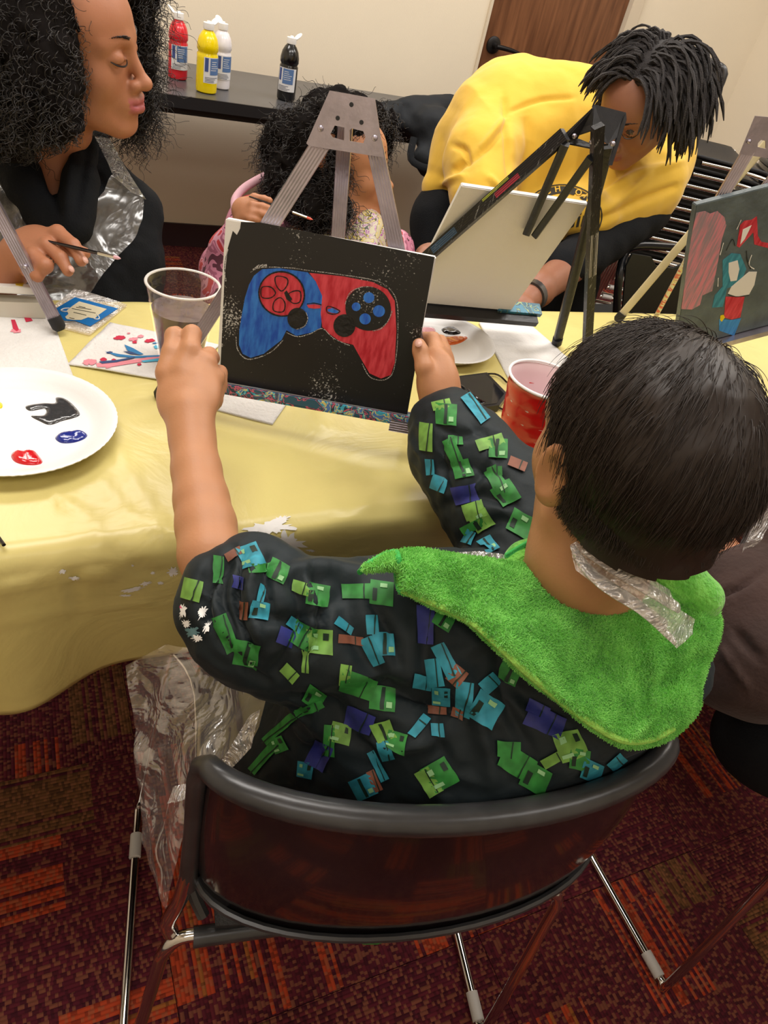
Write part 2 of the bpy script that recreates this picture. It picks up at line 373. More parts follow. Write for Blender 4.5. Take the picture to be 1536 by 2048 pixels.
# ------------------------------------------------------------------ materials
def carpet_mat():
    m = bpy.data.materials.new('carpet'); m.use_nodes = True; nt = m.node_tree; N = nt.nodes; L = nt.links; b = N['Principled BSDF']
    b.inputs['Roughness'].default_value = .95; b.inputs['Specular IOR Level'].default_value = .15
    tc = N.new('ShaderNodeTexCoord'); oi = N.new('ShaderNodeObjectInfo')
    sep = N.new('ShaderNodeSeparateXYZ'); L.new(tc.outputs['Object'], sep.inputs[0])
    def math_(op, a, b_=None, c=None):
        n = N.new('ShaderNodeMath'); n.operation = op
        for i, x in enumerate([a, b_, c]):
            if x is None: continue
            if isinstance(x, (int, float)): n.inputs[i].default_value = x
            else: L.new(x, n.inputs[i])
        return n.outputs[0]
    rnd = oi.outputs['Random']
    def comb(x, y, z):
        n = N.new('ShaderNodeCombineXYZ')
        for i, v in enumerate((x, y, z)):
            if isinstance(v, (int, float)): n.inputs[i].default_value = v
            else: L.new(v, n.inputs[i])
        return n.outputs[0]
    def noise(vec, sc, det=2):
        n = N.new('ShaderNodeTexNoise'); n.inputs['Scale'].default_value = sc; n.inputs['Detail'].default_value = det; L.new(vec, n.inputs['Vector']); return n.outputs[0]
    def white(vec):
        n = N.new('ShaderNodeTexWhiteNoise'); n.noise_dimensions = '3D'; L.new(vec, n.inputs['Vector']); return n.outputs['Value']
    x, y = sep.outputs[0], sep.outputs[1]; rz = math_('MULTIPLY', rnd, 53.0)
    # tufted rows running along the tile (y); cells of colour blocks
    bx = math_('FLOOR', math_('DIVIDE', x, .125)); by = math_('FLOOR', math_('DIVIDE', math_('ADD', y, math_('MULTIPLY', white(comb(bx, 7.0, rz)), .2)), .17))
    blk = white(comb(bx, by, rz)); blk2 = white(comb(bx, by, math_('ADD', rz, 9.0)))
    row = math_('FLOOR', math_('DIVIDE', x, .0062)); rr = white(comb(row, by, rz)); rr2 = white(comb(row, 3.0, math_('ADD', rz, 3.0)))
    def mix(f, a, b_):
        n = N.new('ShaderNodeMix'); n.data_type = 'RGBA'; L.new(f, n.inputs[0])
        for i, v in ((6, a), (7, b_)):
            if isinstance(v, tuple): n.inputs[i].default_value = (*v, 1)
            else: L.new(v, n.inputs[i])
        return n.outputs[2]
    base = mix(rr2, (.052, .008, .011), (.095, .014, .016))
    base = mix(math_('MULTIPLY', noise(tc.outputs['Object'], 3.0), .5), base, (.11, .01, .03))
    acc = mix(math_('GREATER_THAN', rr, .55), (.27, .085, .02), (.36, .045, .015)); acc = mix(math_('GREATER_THAN', blk2, .7), acc, (.13, .055, .02))
    on = math_('MULTIPLY', math_('GREATER_THAN', blk, .72), math_('GREATER_THAN', math_('ADD', rr, math_('MULTIPLY', blk2, .35)), .62))
    col = mix(on, base, acc)
    fleck = white(comb(row, math_('FLOOR', math_('DIVIDE', math_('ADD', y, math_('MULTIPLY', rr, .01)), .0045)), rz))
    col = mix(math_('MULTIPLY', math_('GREATER_THAN', fleck, .72), .5), col, (.23, .085, .04))
    col = mix(math_('MULTIPLY', math_('LESS_THAN', fleck, .25), .45), col, (.012, .003, .005))
    L.new(col, b.inputs['Base Color'])
    rowf = math_('FRACT', math_('DIVIDE', x, .0062)); h = math_('SINE', math_('MULTIPLY', rowf, 3.1416)); h = math_('ADD', math_('MULTIPLY', h, .6), math_('MULTIPLY', fleck, .5))
    bp = N.new('ShaderNodeBump'); bp.inputs['Strength'].default_value = .9; bp.inputs['Distance'].default_value = .003; L.new(h, bp.inputs['Height']); L.new(bp.outputs[0], b.inputs['Normal'])
    return m
M_skin_b = mat('skin_warm_tan', (.50, .235, .125), .5, attr=True, var=.12, vscale=25, var2=(.35, .12, .06), bump=.06, bscale=350, sss=.08)
M_skin = M_skin_b
M_chrome = mat('chrome', (.62, .6, .58), .12, 1, bump=.02, bscale=30)
M_alu = mat('brushed_aluminium', (.47, .43, .50), .30, .9, var=.14, vscale=30, bump=.08, bscale=200)
M_blackplastic = mat('black_glossy_plastic', (.012, .008, .009), .13, 0, .6, coat=.35, bump=.02, bscale=14, var=.4, vscale=6)
M_rim = mat('black_rubber_rim', (.035, .035, .037), .28, 0, .6, bump=.03, bscale=90, var=.25, vscale=25)
M_seat = mat('black_ribbed_seat', (.018, .018, .02), .5, bump=.4, bscale=400)
M_white = mat('white_paint', (.82, .81, .79), .45, bump=.1, bscale=120)
M_black = mat('black_paint', (.012, .012, .012), .42, bump=.35, bscale=160, var=.3, vscale=40)
M_blackdeep = mat('black_marker', (.006, .006, .006), .5, bump=.1, bscale=160)
M_dark = mat('black_cloth', (.008, .009, .011), .9, spec=.2, bump=.3, bscale=300, var=.2, vscale=12)
M_towel = mat('paper_towel', (.72, .70, .68), .9, bump=.55, bscale=160, var=.04, vscale=20)
M_foam = mat('white_foam', (.77, .76, .75), .38, bump=.04, bscale=500)
M_teal = mat('dark_jacket_cloth', (.009, .015, .018), .6, spec=.28, var=.2, vscale=10, bump=.7, bscale=16, sheen=.03)
M_green = mat('green_fleece', (.12, .52, .05), .95, var=.2, vscale=60, var2=(.24, .68, .11), bump=.9, bscale=260, sheen=.35, spec=.15)
M_hairmass = mat('hair_mass', (.008, .0065, .006), .95, spec=.05)
M_hairblack = mat('black_hair', (.012, .0095, .009), .38, spec=.5)
M_hairbrown = mat('dark_brown_hair', (.022, .014, .010), .46, spec=.4)
M_hairloc = mat('dark_twisted_hair', (.022, .018, .018), .6, spec=.4, bump=.8, bscale=500)
M_yellow = mat('yellow_cotton', (.74, .46, .045), .85, var=.06, vscale=8, bump=.7, bscale=13, sheen=.2)
def film_mat(name, clear, gloss, milk, crinkle, scale, rough=.12, tint=(1, .97, .95), fr0=.8):
    m = bpy.data.materials.new(name); m.use_nodes = True; nt = m.node_tree; N = nt.nodes; L = nt.links; N.remove(N['Principled BSDF']); out = N['Material Output']
    tr = N.new('ShaderNodeBsdfTransparent'); tr.inputs[0].default_value = (clear*tint[0], clear*tint[1], clear*tint[2], 1)
    gl = N.new('ShaderNodeBsdfGlossy'); lw = N.new('ShaderNodeLayerWeight'); lw.inputs[0].default_value = .5; pw = N.new('ShaderNodeMath'); pw.operation = 'POWER'; pw.inputs[1].default_value = 4; L.new(lw.outputs['Facing'], pw.inputs[0]); mr = N.new('ShaderNodeMapRange'); mr.inputs[3].default_value = gloss*fr0; mr.inputs[4].default_value = max(.35, gloss); L.new(pw.outputs[0], mr.inputs[0]); cb = N.new('ShaderNodeCombineColor'); [L.new(mr.outputs[0], cb.inputs[i]) for i in range(3)]; L.new(cb.outputs[0], gl.inputs[0]); gl.inputs['Roughness'].default_value = rough
    df = N.new('ShaderNodeBsdfDiffuse'); df.inputs[0].default_value = (milk*tint[0], milk*tint[1], milk*tint[2], 1)
    a = N.new('ShaderNodeAddShader'); b = N.new('ShaderNodeAddShader'); L.new(gl.outputs[0], a.inputs[0]); L.new(df.outputs[0], a.inputs[1]); L.new(tr.outputs[0], b.inputs[0]); L.new(a.outputs[0], b.inputs[1]); L.new(b.outputs[0], out.inputs[0])
    if crinkle:
        tc = N.new('ShaderNodeTexCoord'); n = N.new('ShaderNodeTexNoise'); n.inputs['Scale'].default_value = scale; n.inputs['Detail'].default_value = 3; n.inputs['Distortion'].default_value = 1.5; L.new(tc.outputs['Object'], n.inputs['Vector'])
        v = N.new('ShaderNodeTexVoronoi'); v.feature = 'DISTANCE_TO_EDGE'; v.inputs['Scale'].default_value = scale*.7; mxv = N.new('ShaderNodeVectorMath'); mxv.operation = 'MULTIPLY_ADD'; mxv.inputs[1].default_value = (.12, .12, .12); L.new(n.outputs[1], mxv.inputs[0]); L.new(tc.outputs['Object'], mxv.inputs[2]); L.new(mxv.outputs[0], v.inputs['Vector'])
        ad = N.new('ShaderNodeMath'); L.new(n.outputs[0], ad.inputs[0]); L.new(v.outputs[0], ad.inputs[1])
        bp = N.new('ShaderNodeBump'); bp.inputs['Strength'].default_value = crinkle; bp.inputs['Distance'].default_value = .03; L.new(ad.outputs[0], bp.inputs['Height']); L.new(bp.outputs[0], gl.inputs['Normal']); L.new(bp.outputs[0], df.inputs['Normal'])
    return m
M_film2 = film_mat('clear_plastic_film_crumpled', .70, .20, .16, .5, 40)

# ------------------------------------------------------------------ room shell
Yw = 3.3
carp = carpet_mat()
floor_base = MB().abox((-1.4, -1.6, -.03), (4.6, Yw, -.008)).build('floor', mat('subfloor', (.03, .01, .012), .95, bump=.2), None, False); struct(floor_base)
ts = .5
tile_me = None
ox, oy = .09, .298
for i in range(-3, 10):
    for j in range(-4, 7):
        x0, y0 = ox+i*ts, oy+j*ts
        if x0 < -1.4 or x0+ts > 4.6 or y0+ts > Yw-.002: continue
        if tile_me is None:
            o = MB().abox((-ts/2+.0006, -ts/2+.0006, -.008), (ts/2-.0006, ts/2-.0006, 0)).build('carpet_tile', carp, None, False); tile_me = o.data
        else: o = bpy.data.objects.new('carpet_tile', tile_me); scn.collection.objects.link(o)
        o.location = (x0+ts/2, y0+ts/2, 0); o.rotation_euler = (0, 0, (math.pi/2 if (i+j) % 2 else 0)); o.parent = floor_base
M_wall = mat('cream_wall', hexc('#e0d4be'), .85, bump=.08, bscale=180, var=.02, vscale=2)
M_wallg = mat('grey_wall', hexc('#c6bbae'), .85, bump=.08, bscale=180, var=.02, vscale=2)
dl, dr = Yp(935, 205, Yw)[0], 2.66
dl = 1.885
mb = MB().abox((-1.4, Yw, 0), (dl, Yw+.12, 2.7)).abox((dr, Yw, 0), (3.46, Yw+.12, 2.7)).abox((dl, Yw, 2.08), (dr, Yw+.12, 2.7))
struct(mb.build('wall_back', M_wall, None, False))
struct(MB().abox((3.46, 1.2, 0), (3.58, Yw+.12, 2.7)).build('wall_right', M_wall, None, False))
struct(MB().abox((3.58, 1.2, 0), (4.72, 1.32, 2.7)).build('wall_recess', M_wallg, None, False))
struct(MB().abox((4.6, -1.6, 0), (4.72, 1.2, 2.7)).build('wall_far_right', M_wallg, None, False))
struct(MB().abox((-1.52, -1.6, 0), (-1.4, Yw+.12, 2.7)).build('wall_left', M_wall, None, False))
struct(MB().abox((-1.52, -1.72, 0), (4.72, -1.6, 2.7)).build('wall_front', M_wall, None, False))
struct(MB().abox((-1.52, -1.72, 2.7), (4.72, Yw+.12, 2.8)).build('ceiling', mat('ceiling_white', (.8, .78, .74), .9, bump=.3, bscale=90), None, False))
struct(MB().abox((-1.4, Yw-.012, 0), (dl-.06, Yw, .10)).build('baseboard_back', mat('maroon_baseboard', (.028, .012, .014), .5, bump=.05), None, False))
struct(MB().abox((dl-.0, Yw-.015, 0), (dl+.012, Yw+.1, 2.08)).abox((dr-.05, Yw-.02, 0), (dr+.01, Yw+.1, 2.13)).abox((dl, Yw-.02, 2.05), (dr, Yw+.1, 2.13)).build('trim_1', mat('cream_trim', hexc('#cdbfa9'), .6, bump=.03), None, False))
def wood_mat():
    m = bpy.data.materials.new('door_wood'); m.use_nodes = True; nt = m.node_tree; N = nt.nodes; L = nt.links; b = N['Principled BSDF']
    tc = N.new('ShaderNodeTexCoord'); mp = N.new('ShaderNodeMapping'); mp.inputs['Scale'].default_value = (14, 1, 1.2); L.new(tc.outputs['Object'], mp.inputs[0])
    n = N.new('ShaderNodeTexNoise'); n.inputs['Scale'].default_value = 3; n.inputs['Detail'].default_value = 8; n.inputs['Distortion'].default_value = .4; L.new(mp.outputs[0], n.inputs['Vector'])
    r = N.new('ShaderNodeValToRGB'); r.color_ramp.elements[0].position = .3; r.color_ramp.elements[0].color = (.10, .036, .014, 1); r.color_ramp.elements[1].position = .75; r.color_ramp.elements[1].color = (.23, .095, .040, 1)
    L.new(n.outputs[0], r.inputs[0]); L.new(r.outputs[0], b.inputs['Base Color']); b.inputs['Roughness'].default_value = .38; return m
door = struct(MB().abox((dl+.014, Yw+.01, .01), (dr-.052, Yw+.055, 2.045)).build('door_1', wood_mat(), None, False))
hz = Yp(960, 85, Yw)
mb = MB().lathe([(.0, -.002), (.034, -.002), (.034, .006), (.028, .010), (.012, .012), (.010, .040), (0, .042)], (dl+.075, Yw+.01, hz[2]), 20, (0, -1, 0))
mb.tube([(dl+.070, Yw-.032, hz[2]), (dl+.10, Yw-.036, hz[2]), (dl+.15, Yw-.036, hz[2]-.003), (dl+.20, Yw-.030, hz[2]-.010)], [.010, .010, .009, .007], 10)
mb.build('door_handle', mat('dark_bronze', (.02, .018, .018), .4, .6), door)
MB().abox((dl+.12, Yw+.002, .50), (dl+.22, Yw+.012, .84)).build('door_plate', mat('dark_grey_plate', (.03, .03, .032), .4, .3, bump=.05), door, False)

# ------------------------------------------------------------------ back table with bottles
TZ = .74
yb0, yb1 = 2.655, 3.2
bt = thing('folding_table', 'long black folding table standing along the back wall under paint bottles', 'table', (.9, 2.93, 0))
M_tt = mat('black_laminate', (.055, .055, .06), .28, spec=.5, bump=.05, bscale=300, var=.1, vscale=10)
mb = MB().abox((0.02, yb0, TZ-.018), (1.97, yb1, TZ)); o = mb.build('tabletop', M_tt, bt, False)
MB().abox((0.02, yb0-.004, TZ-.035), (1.97, yb0+.004, TZ+.001)).abox((0.05, yb0+.03, TZ-.06), (1.94, yb0+.05, TZ-.018)).abox((0.05, yb1-.05, TZ-.06), (1.94, yb1-.03, TZ-.018)).build('edge_band', mat('black_edge', (.014, .014, .016), .4), bt, False)
for sx, x in ((1, .24), (-1, 1.72)):
    for y in (yb0+.06, yb1-.06):
        MB().tube([(x, y, TZ-.03), (x-.06*sx, y, .02)], .014, 10).build('leg', M_blackplastic, bt)
    MB().tube([(x-.03*sx, yb0+.06, .35), (x-.03*sx, yb1-.06, .35)], .011, 8).build('leg_crossbar', M_blackplastic, bt)
    MB().tube([(x+.28*sx, (yb0+yb1)/2, TZ-.03), (x+.1*sx, (yb0+yb1)/2, TZ-.14), (x-.02*sx, yb0+.2, .46)], .010, 8).build('folding_brace', M_blackplastic, bt)
    MB().tube([(x+.2*sx, yb0+.08, TZ-.03), (x-.01*sx, yb0+.07, .55)], .010, 8).build('folding_brace', M_blackplastic, bt)
def bottle(px, py, col, label, H_=.198, yaw=0, capopen=1, lab=True, rad=.0325, squash=0, lblend=0):
    p = Z(px, py, TZ); t = thing('paint_bottle', label, 'bottle', p, 'open paint bottles on the back table')
    s = H_/.185; R = rad
    prof = [(0, .001), (R*.86, .001), (R*.97, .004), (R, .012), (R, .045*s), (R*.985, .09*s), (R*.99, .100*s), (R*.90, .104*s), (R*.90, .107*s), (R, .112*s), (R*.99, .125*s), (R*.86, .142*s), (R*.62, .155*s), (R*.43, .161*s), (R*.40, .166*s), (0, .166*s)]
    wob = (lambda a, z: 1-(squash*math.exp(-((z-.06)/.02)**2)*max(0, math.cos(a-yaw-2.6)))) if squash else None
    MB().lathe(prof, p, 28, wob=wob).build('bottle_body', mat('bottle_'+label.split()[0]+label.split()[1], col, .22, spec=.6, coat=.3, bump=.02), t)
    cz = .163*s; mb = MB().lathe([(0, cz), (R*.50, cz), (R*.52, cz+.004), (R*.50, cz+.018), (R*.2, cz+.019), (R*.16, cz+.023), (0, cz+.023)], p, 22); cap_ = mb.build('cap', M_white, t)
    d = np.array([math.cos(capopen), math.sin(capopen), 0]); c = p+np.array([0, 0, cz+.022])+d*R*.7
    R3 = rotm(d+np.array([0, 0, .9]), (0, 0, 1)); MB().ball(c, (R*.42, R*.55, R*.13), R3, 14).build('flip_lid', M_white, cap_)
    if lab:   # wrapped label, facing yaw
        z0, z1 = .03*s, .097*s
        def band(name, a0, a1, za, zb, m, off, par=None):
            vs = []; f = []; K = 10
            for i in range(K+1):
                a = yaw+a0+(a1-a0)*i/K; rr = R+off
                u = np.array([0, 0, 1.]); 
                ax = np.array([-1., 0, 0]) ; 
                for z in (za, zb): vs.append(p+np.array([math.cos(a)*rr, math.sin(a)*rr, z]))
            for i in range(K): f.append((2*i, 2*i+2, 2*i+3, 2*i+1))
            return mesh_obj(name, vs, f, m, par or t)
        Mw = mat('label_white', (.68, .68, .70), .5, bump=.02); Mb = mat('label_blue', (.09, .17, .36), .5, bump=.02)
        lb = band('label', -1.05, 1.05, z0, z1, Mw, .0005)
        band('label_print', -.45, .72, z0+.022*s, z1-.002, Mb, .0009, lb)
        band('label_stripe', -.95, -.62, z0+.03*s, z1-.002, mat('label_navy', (.05, .08, .25), .5), .0009, lb)
        Ml = mat('label_ink', (.08, .09, .14), .5)
        rows = [band('label_text', -.40+random.random()*.1, .1+random.random()*.5, z0+.034*s+i*.006, z0+.0355*s+i*.006, Mw, .0012) for i in range(5)]
        rows += [band('label_text', -.9, -.1+random.random()*.7, z0+.003+i*.0042, z0+.0045+i*.0042, Ml, .0012) for i in range(4)]
        join_into(rows, 'label_text', 'stuff')
    return t
toc = lambda px, py: math.atan2(-Z(px, py, TZ)[1], -Z(px, py, TZ)[0])
bottle(355, 157, hexc('#c81e2c'), 'red paint bottle with pinched waist, leftmost on the back table', yaw=toc(355, 157)+.35, squash=.22, capopen=2.8)
bottle(412, 184, hexc('#e6cc00'), 'yellow paint bottle in front of the white one on the back table', yaw=toc(411, 182)+.75, H_=.205, rad=.0345, capopen=.5)
bottle(440, 176, hexc('#dcd8dc'), 'white paint bottle half hidden behind the yellow one', yaw=toc(445, 175)+.6, capopen=2.0, squash=.15)
bottle(571, 200, hexc('#0c0d10'), 'black paint bottle standing alone to the right', yaw=toc(569, 198)-.12, capopen=.2)

# black jacket hung over the right end of the back table
def jacket_heap():
    s = SDF()
    pts = [(790, 238, 2.55), (850, 228, 2.6), (905, 222, 2.65), (945, 236, 2.7), (870, 262, 2.55), (915, 290, 2.6), (880, 320, 2.55)]
    for a, b, d in pts: s.ell(V(a, b, d), (.10, .05, .055), k=.05)
    s.cap(V(770, 235, 2.5), V(850, 240, 2.6), .028, .035, .03); s.cap(V(870, 250, 2.53), V(885, 325, 2.55), .05, .04, .05)
    v, f = s.mesh(.009, lambda P: (.010*vnoise(P, 14, 3)+.005*vnoise(P, 34, 4)).astype(np.float32))
    o = mesh_obj('jacket', v, f, mat('black_nylon', (.009, .011, .014), .7, spec=.25, bump=.6, bscale=25)); tag(o, 'black jacket heaped over the end of the back table', 'jacket')
    mb = MB(); mb.tube([V(828, 275, 2.45), V(822, 318, 2.45), V(852, 336, 2.46), V(862, 330, 2.5)], .012, 8, sub=4, flat=.4); p = mb.build('strap', M_dark, None); p.parent = o
jacket_heap()

# ------------------------------------------------------------------ main table and cloth
y0, y1 = .60, 1.18
mt = thing('folding_table', 'folding table covered by the yellow plastic tablecloth', 'table', (.6, .88, 0))
MB().abox((-.75, y0+.004, TZ-.03), (2.3, y1-.004, TZ-.006)).build('tabletop', M_tt, mt, False)
for x in (-.5, 2.0):
    for y in (y0+.07, y1-.07): MB().tube([(x, y, TZ-.03), (x, y, .01)], .014, 10).build('leg', M_blackplastic, mt)
def cloth():
    m = bpy.data.materials.new('yellow_plastic_sheet'); m.use_nodes = True; nt = m.node_tree; N = nt.nodes; L = nt.links; b = N['Principled BSDF']
    b.inputs['Base Color'].default_value = (.66, .56, .20, 1); b.inputs['Roughness'].default_value = .32; b.inputs['Specular IOR Level'].default_value = .45
    b.inputs['Transmission Weight'].default_value = 0
    tc = N.new('ShaderNodeTexCoord'); n = N.new('ShaderNodeTexNoise'); n.inputs['Scale'].default_value = 7; n.inputs['Detail'].default_value = 5; n.inputs['Distortion'].default_value = 1.2; L.new(tc.outputs['Object'], n.inputs['Vector'])
    bp = N.new('ShaderNodeBump'); bp.inputs['Strength'].default_value = .35; bp.inputs['Distance'].default_value = .012; L.new(n.outputs[0], bp.inputs['Height']); L.new(bp.outputs[0], b.inputs['Normal'])
    mx = N.new('ShaderNodeMix'); mx.data_type = 'RGBA'; mx.inputs[6].default_value = (.64, .53, .20, 1); mx.inputs[7].default_value = (.68, .60, .22, 1); L.new(n.outputs[0], mx.inputs[0]); L.new(mx.outputs[2], b.inputs['Base Color'])
    # profile across the table
    prof = []
    for z in np.linspace(.49, TZ-.03, 26): prof.append((y0-.012+(TZ-z)*.10-.02*((TZ-z)/.3), z))
    for a in np.linspace(0, math.pi/2, 9)[1:]: prof.append((y0-.010+.026*(1-math.cos(a)), TZ-.026+.0275*math.sin(a)))
    for y in np.linspace(y0+.03, y1-.025, 74): prof.append((y, TZ+.0015))
    for a in np.linspace(0, math.pi/2, 7)[1:]: prof.append((y1-.02+.026*math.sin(a), TZ-.0245+.026*math.cos(a)))
    for z in np.linspace(TZ-.04, .50, 12): prof.append((y1+.008+(TZ-z)*.05, z))
    prof = np.array(prof); xs = np.arange(-.80, 2.36, .0085); nx, npf = len(xs), len(prof)
    P = np.zeros((nx, npf, 3)); P[:, :, 0] = xs[:, None]; P[:, :, 1] = prof[None, :, 0]; P[:, :, 2] = prof[None, :, 1]; P = P.reshape(-1, 3)
    hang = np.clip((TZ-.02-P[:, 2])/.28, 0, 1); front = P[:, 1] < .9
    w = (np.sin(P[:, 0]*17+2.2*np.sin(P[:, 0]*5))*.016+np.sin(P[:, 0]*41+1.3)*.004)*hang
    P[:, 1] += np.where(front, w, -w)
    P[:, 1] += np.where(front, 0.10*hang**1.3*np.clip((P[:, 0]+.05)/.5, 0, 1)*0.6, 0)
    P[:, 2] += hang*.06*np.where(front, np.clip((P[:, 0]+.1)/.4, 0, 1), 0)
    top = (P[:, 2] > TZ)
    P[:, 2] += np.where(top, .0016*np.abs(vnoise(P*[1, 1, 0], 9, 2))+.0008*np.abs(vnoise(P*[1, 1, 0], 23, 5)), 0)
    # ridges seen in the photo, pinched at the table edge
    q = pj(P)
    def ridge(pts, wd, hgt):
        nonlocal P
        pts = np.array(pts, float); d = np.full(len(P), 1e9)
        for i in range(len(pts)-1):
            a, b_ = pts[i], pts[i+1]; ab = b_-a; t = np.clip(((q[:, :2]-a)@ab)/(ab@ab), 0, 1); d = np.minimum(d, np.linalg.norm(q[:, :2]-(a+t[:, None]*ab), axis=1))
        g = hgt*np.exp(-(d/wd)**2); P[:, 2] += np.where(P[:, 2] > .70, g, 0); P[:, 1] -= np.where(P[:, 2] <= .71, g*.8, 0)
    for l in [([(335, 1072), (290, 1000), (235, 900)], 7, .004), ([(222, 1100), (170, 1030), (105, 985)], 7, .004), ([(150, 1112), (148, 1050), (128, 1010)], 6, .003), ([(335, 1075), (250, 1020), (200, 960)], 9, .003),
              ([(225, 1100), (290, 1140), (340, 1150)], 10, -.004), ([(152, 1112), (150, 1170), (160, 1230)], 9, -.005), ([(0, 1180), (120, 1150), (220, 1150)], 12, .005), ([(0, 1245), (120, 1225), (300, 1200)], 6, .003),
              ([(540, 1075), (700, 1050), (910, 1040)], 14, .004), ([(600, 810), (650, 860)], 6, .003), ([(680, 1060), (640, 960), (560, 900)], 16, .002), ([(820, 850), (780, 960), (700, 1040)], 16, .002), ([(240, 620), (290, 680)], 5, .002), ([(1100, 640), (1300, 700)], 8, .002)]: ridge(*l)
    F = np.array([(i*npf+j, (i+1)*npf+j, (i+1)*npf+j+1, i*npf+j+1) for i in range(nx-1) for j in range(npf-1)])
    o = mesh_obj('tablecloth', P, F, m); md = o.modifiers.new('thick', 'SOLIDIFY'); md.thickness = .0005; md.offset = -1
    return tag(o, 'pale yellow plastic tablecloth draped over the long folding table', 'tablecloth')
tc_o = cloth(); tc_b = bvh_of(tc_o)
def jag(cx_, cy_, w, h, ang, n=26, seed=0, rough=.35):
    r = np.random.default_rng(seed); out = []
    for i in range(n):
        a = 2*math.pi*i/n; k = 1-rough*r.random(); x, y = w*math.cos(a)*k, h*math.sin(a)*k; out.append((cx_+x*math.cos(ang)-y*math.sin(ang), cy_+x*math.sin(ang)+y*math.cos(ang)))
    return out
sm = []
for i, q in enumerate([(540, 1055, 58, 20, -.08), (575, 1085, 44, 26, .3), (505, 1070, 34, 12, 0), (560, 1040, 24, 8, -.3), (540, 1100, 14, 6, .2), (620, 1100, 12, 3, .1), (125, 1142, 9, 6, -.4), (148, 1156, 14, 5, 0), (265, 1178, 30, 5, -.2), (290, 1166, 16, 5, -.1), (250, 1190, 16, 3, 0), (320, 1165, 8, 4, 0), (345, 1142, 14, 12, 0), (305, 1145, 6, 4, 0), (265, 1130, 4, 3, 0)]):
    sm.append(decal('paint_smear', tc_b, jag(*q, seed=i, n=40, rough=.6), M_white, tc_o, .0010, 7))
join_into(sm, 'paint_smear')
TT = TZ+.003

# ------------------------------------------------------------------ table objects
def sheet(name, corners, m, label, cat, z0=TT+.001, th=.0014, wav=.003, seed=0, extra=None, lift=None, folds=1):
    """a paper sheet lying on the table, corners in photo pixels"""
    c = np.array([Z(a, b, z0)[:2] for a, b in corners]); K = 26; P = []; 
    for i in range(K+1):
        for j in range(K+1):
            u, v = i/K, j/K; p = (1-u)*(1-v)*c[0]+u*(1-v)*c[1]+u*v*c[2]+(1-u)*v*c[3]; P.append((p[0], p[1], z0))
    P = np.array(P); P[:, 2] += wav*np.abs(vnoise(P*[1, 1, 0], 15, seed))
    if lift is not None: 
        U = np.repeat(np.arange(K+1), K+1)/K; W = np.tile(np.arange(K+1), K+1)/K; P[:, 2] += lift(U, W)
    F = np.array([(i*(K+1)+j, (i+1)*(K+1)+j, (i+1)*(K+1)+j+1, i*(K+1)+j+1) for i in range(K) for j in range(K)])
    if P[F[0, 1], 0]*0+np.cross(P[F[0, 1]]-P[F[0, 0]], P[F[0, 3]]-P[F[0, 0]])[2] < 0: F = F[:, ::-1]
    o = mesh_obj(name, P, F, m); md = o.modifiers.new('thick', 'SOLIDIFY'); md.thickness = th; md.offset = -1
    return tag(o, label, cat)
def plate(c, R, label):
    t = thing('foam_plate', label, 'plate', c, 'foam paint plates')
    prof = [(0, .003), (R*.70, .003), (R*.76, .0045), (R*.83, .010), (R*.93, .0165), (R*.985, .0185), (R, .018), (R*.995, .0165), (R*.93, .0145), (R*.83, .007), (R*.76, .001), (0, .0004)]
    mb = MB().lathe(prof, c, 160, wob=lambda a, z: 1+(.0035*math.cos(a*70) if z > .009 else 0)); mb.build('dish', M_foam, t); return t
def blob(name, c, pts, h, m, parent, seed=0, bub=0):
    """a mound of wet paint with outline in local metres"""
    vs, tr, nb = fill(pts, .003); e = edge_dist(np.array(pts), vs); e[:nb] = 0; P = [(x+c[0], y+c[1], c[2]+h*math.sqrt(min(1, ee/.005))*(1+.5*mnoise.noise((x*180, y*60, seed)))) for (x, y), ee in zip(vs, e)]
    base = [(x+c[0], y+c[1], c[2]-.0004) for x, y in vs[:nb]]
    n = len(P); F = [tuple(f) for f in tr]+[(i, (i+1) % nb, n+(i+1) % nb, n+i) for i in range(nb)]
    o = mesh_obj(name, P+base, F, m, parent); bm = bmesh.new(); bm.from_mesh(o.data); bmesh.ops.recalc_face_normals(bm, faces=bm.faces); bm.to_mesh(o.data); bm.free(); return o
def pxblob(name, poly, z, h, m, parent, seed=0):
    Q = [Z(a, b, z) for a, b in catmull(np.array(poly, float), 5, closed=True)]; c = np.mean(Q, 0); return blob(name, (c[0], c[1], z), [(q[0]-c[0], q[1]-c[1]) for q in Q], h, m, parent, seed)
wet = lambda n, c: mat(n, c, .12, spec=.6, coat=.5, bump=.3, bscale=60)
# towel under the plate at left
tw = sheet('paper_towel', [(-60, 600), (92, 600), (150, 765), (-60, 790)], M_towel, 'white paper towel stained red, under the left easel foot', 'towel', TT+.001, wav=.004, seed=4, lift=lambda u, v: .008*np.exp(-((v-.28)/.08)**2))
twb = bvh_of(tw)
Mred = mat('red_stain', (.52, .02, .06), .8, bump=.2); Mblue = mat('blue_stain', (.03, .19, .42), .8, bump=.2); Mpink = mat('pink_stain', (.72, .25, .30), .85, bump=.2); Mnavy = mat('navy_stain', (.04, .07, .18), .8)
st = []
for i, (poly, m) in enumerate([([(35, 600), (45, 604), (60, 635), (66, 642), (52, 645), (44, 625)], Mred), ([(22, 640), (30, 640), (38, 660), (34, 664), (26, 658)], Mred), ([(36, 603), (48, 600), (56, 615), (46, 620)], Mpink), (jag(8, 618, 10, 8, .5, seed=3), mat('grey_stain', (.12, .12, .13), .8)), (jag(32, 662, 14, 5, 0, seed=5), Mpink)]):
    st.append(decal('stain', twb, poly, m, tw, .0008, 6))
join_into(st, 'paint_stain')
pc = (Z(20, 743, TT+.018)+Z(30, 950, TT+.018))/2; pR = np.linalg.norm(Z(235, 858, TT+.018)[:2]-pc[:2])
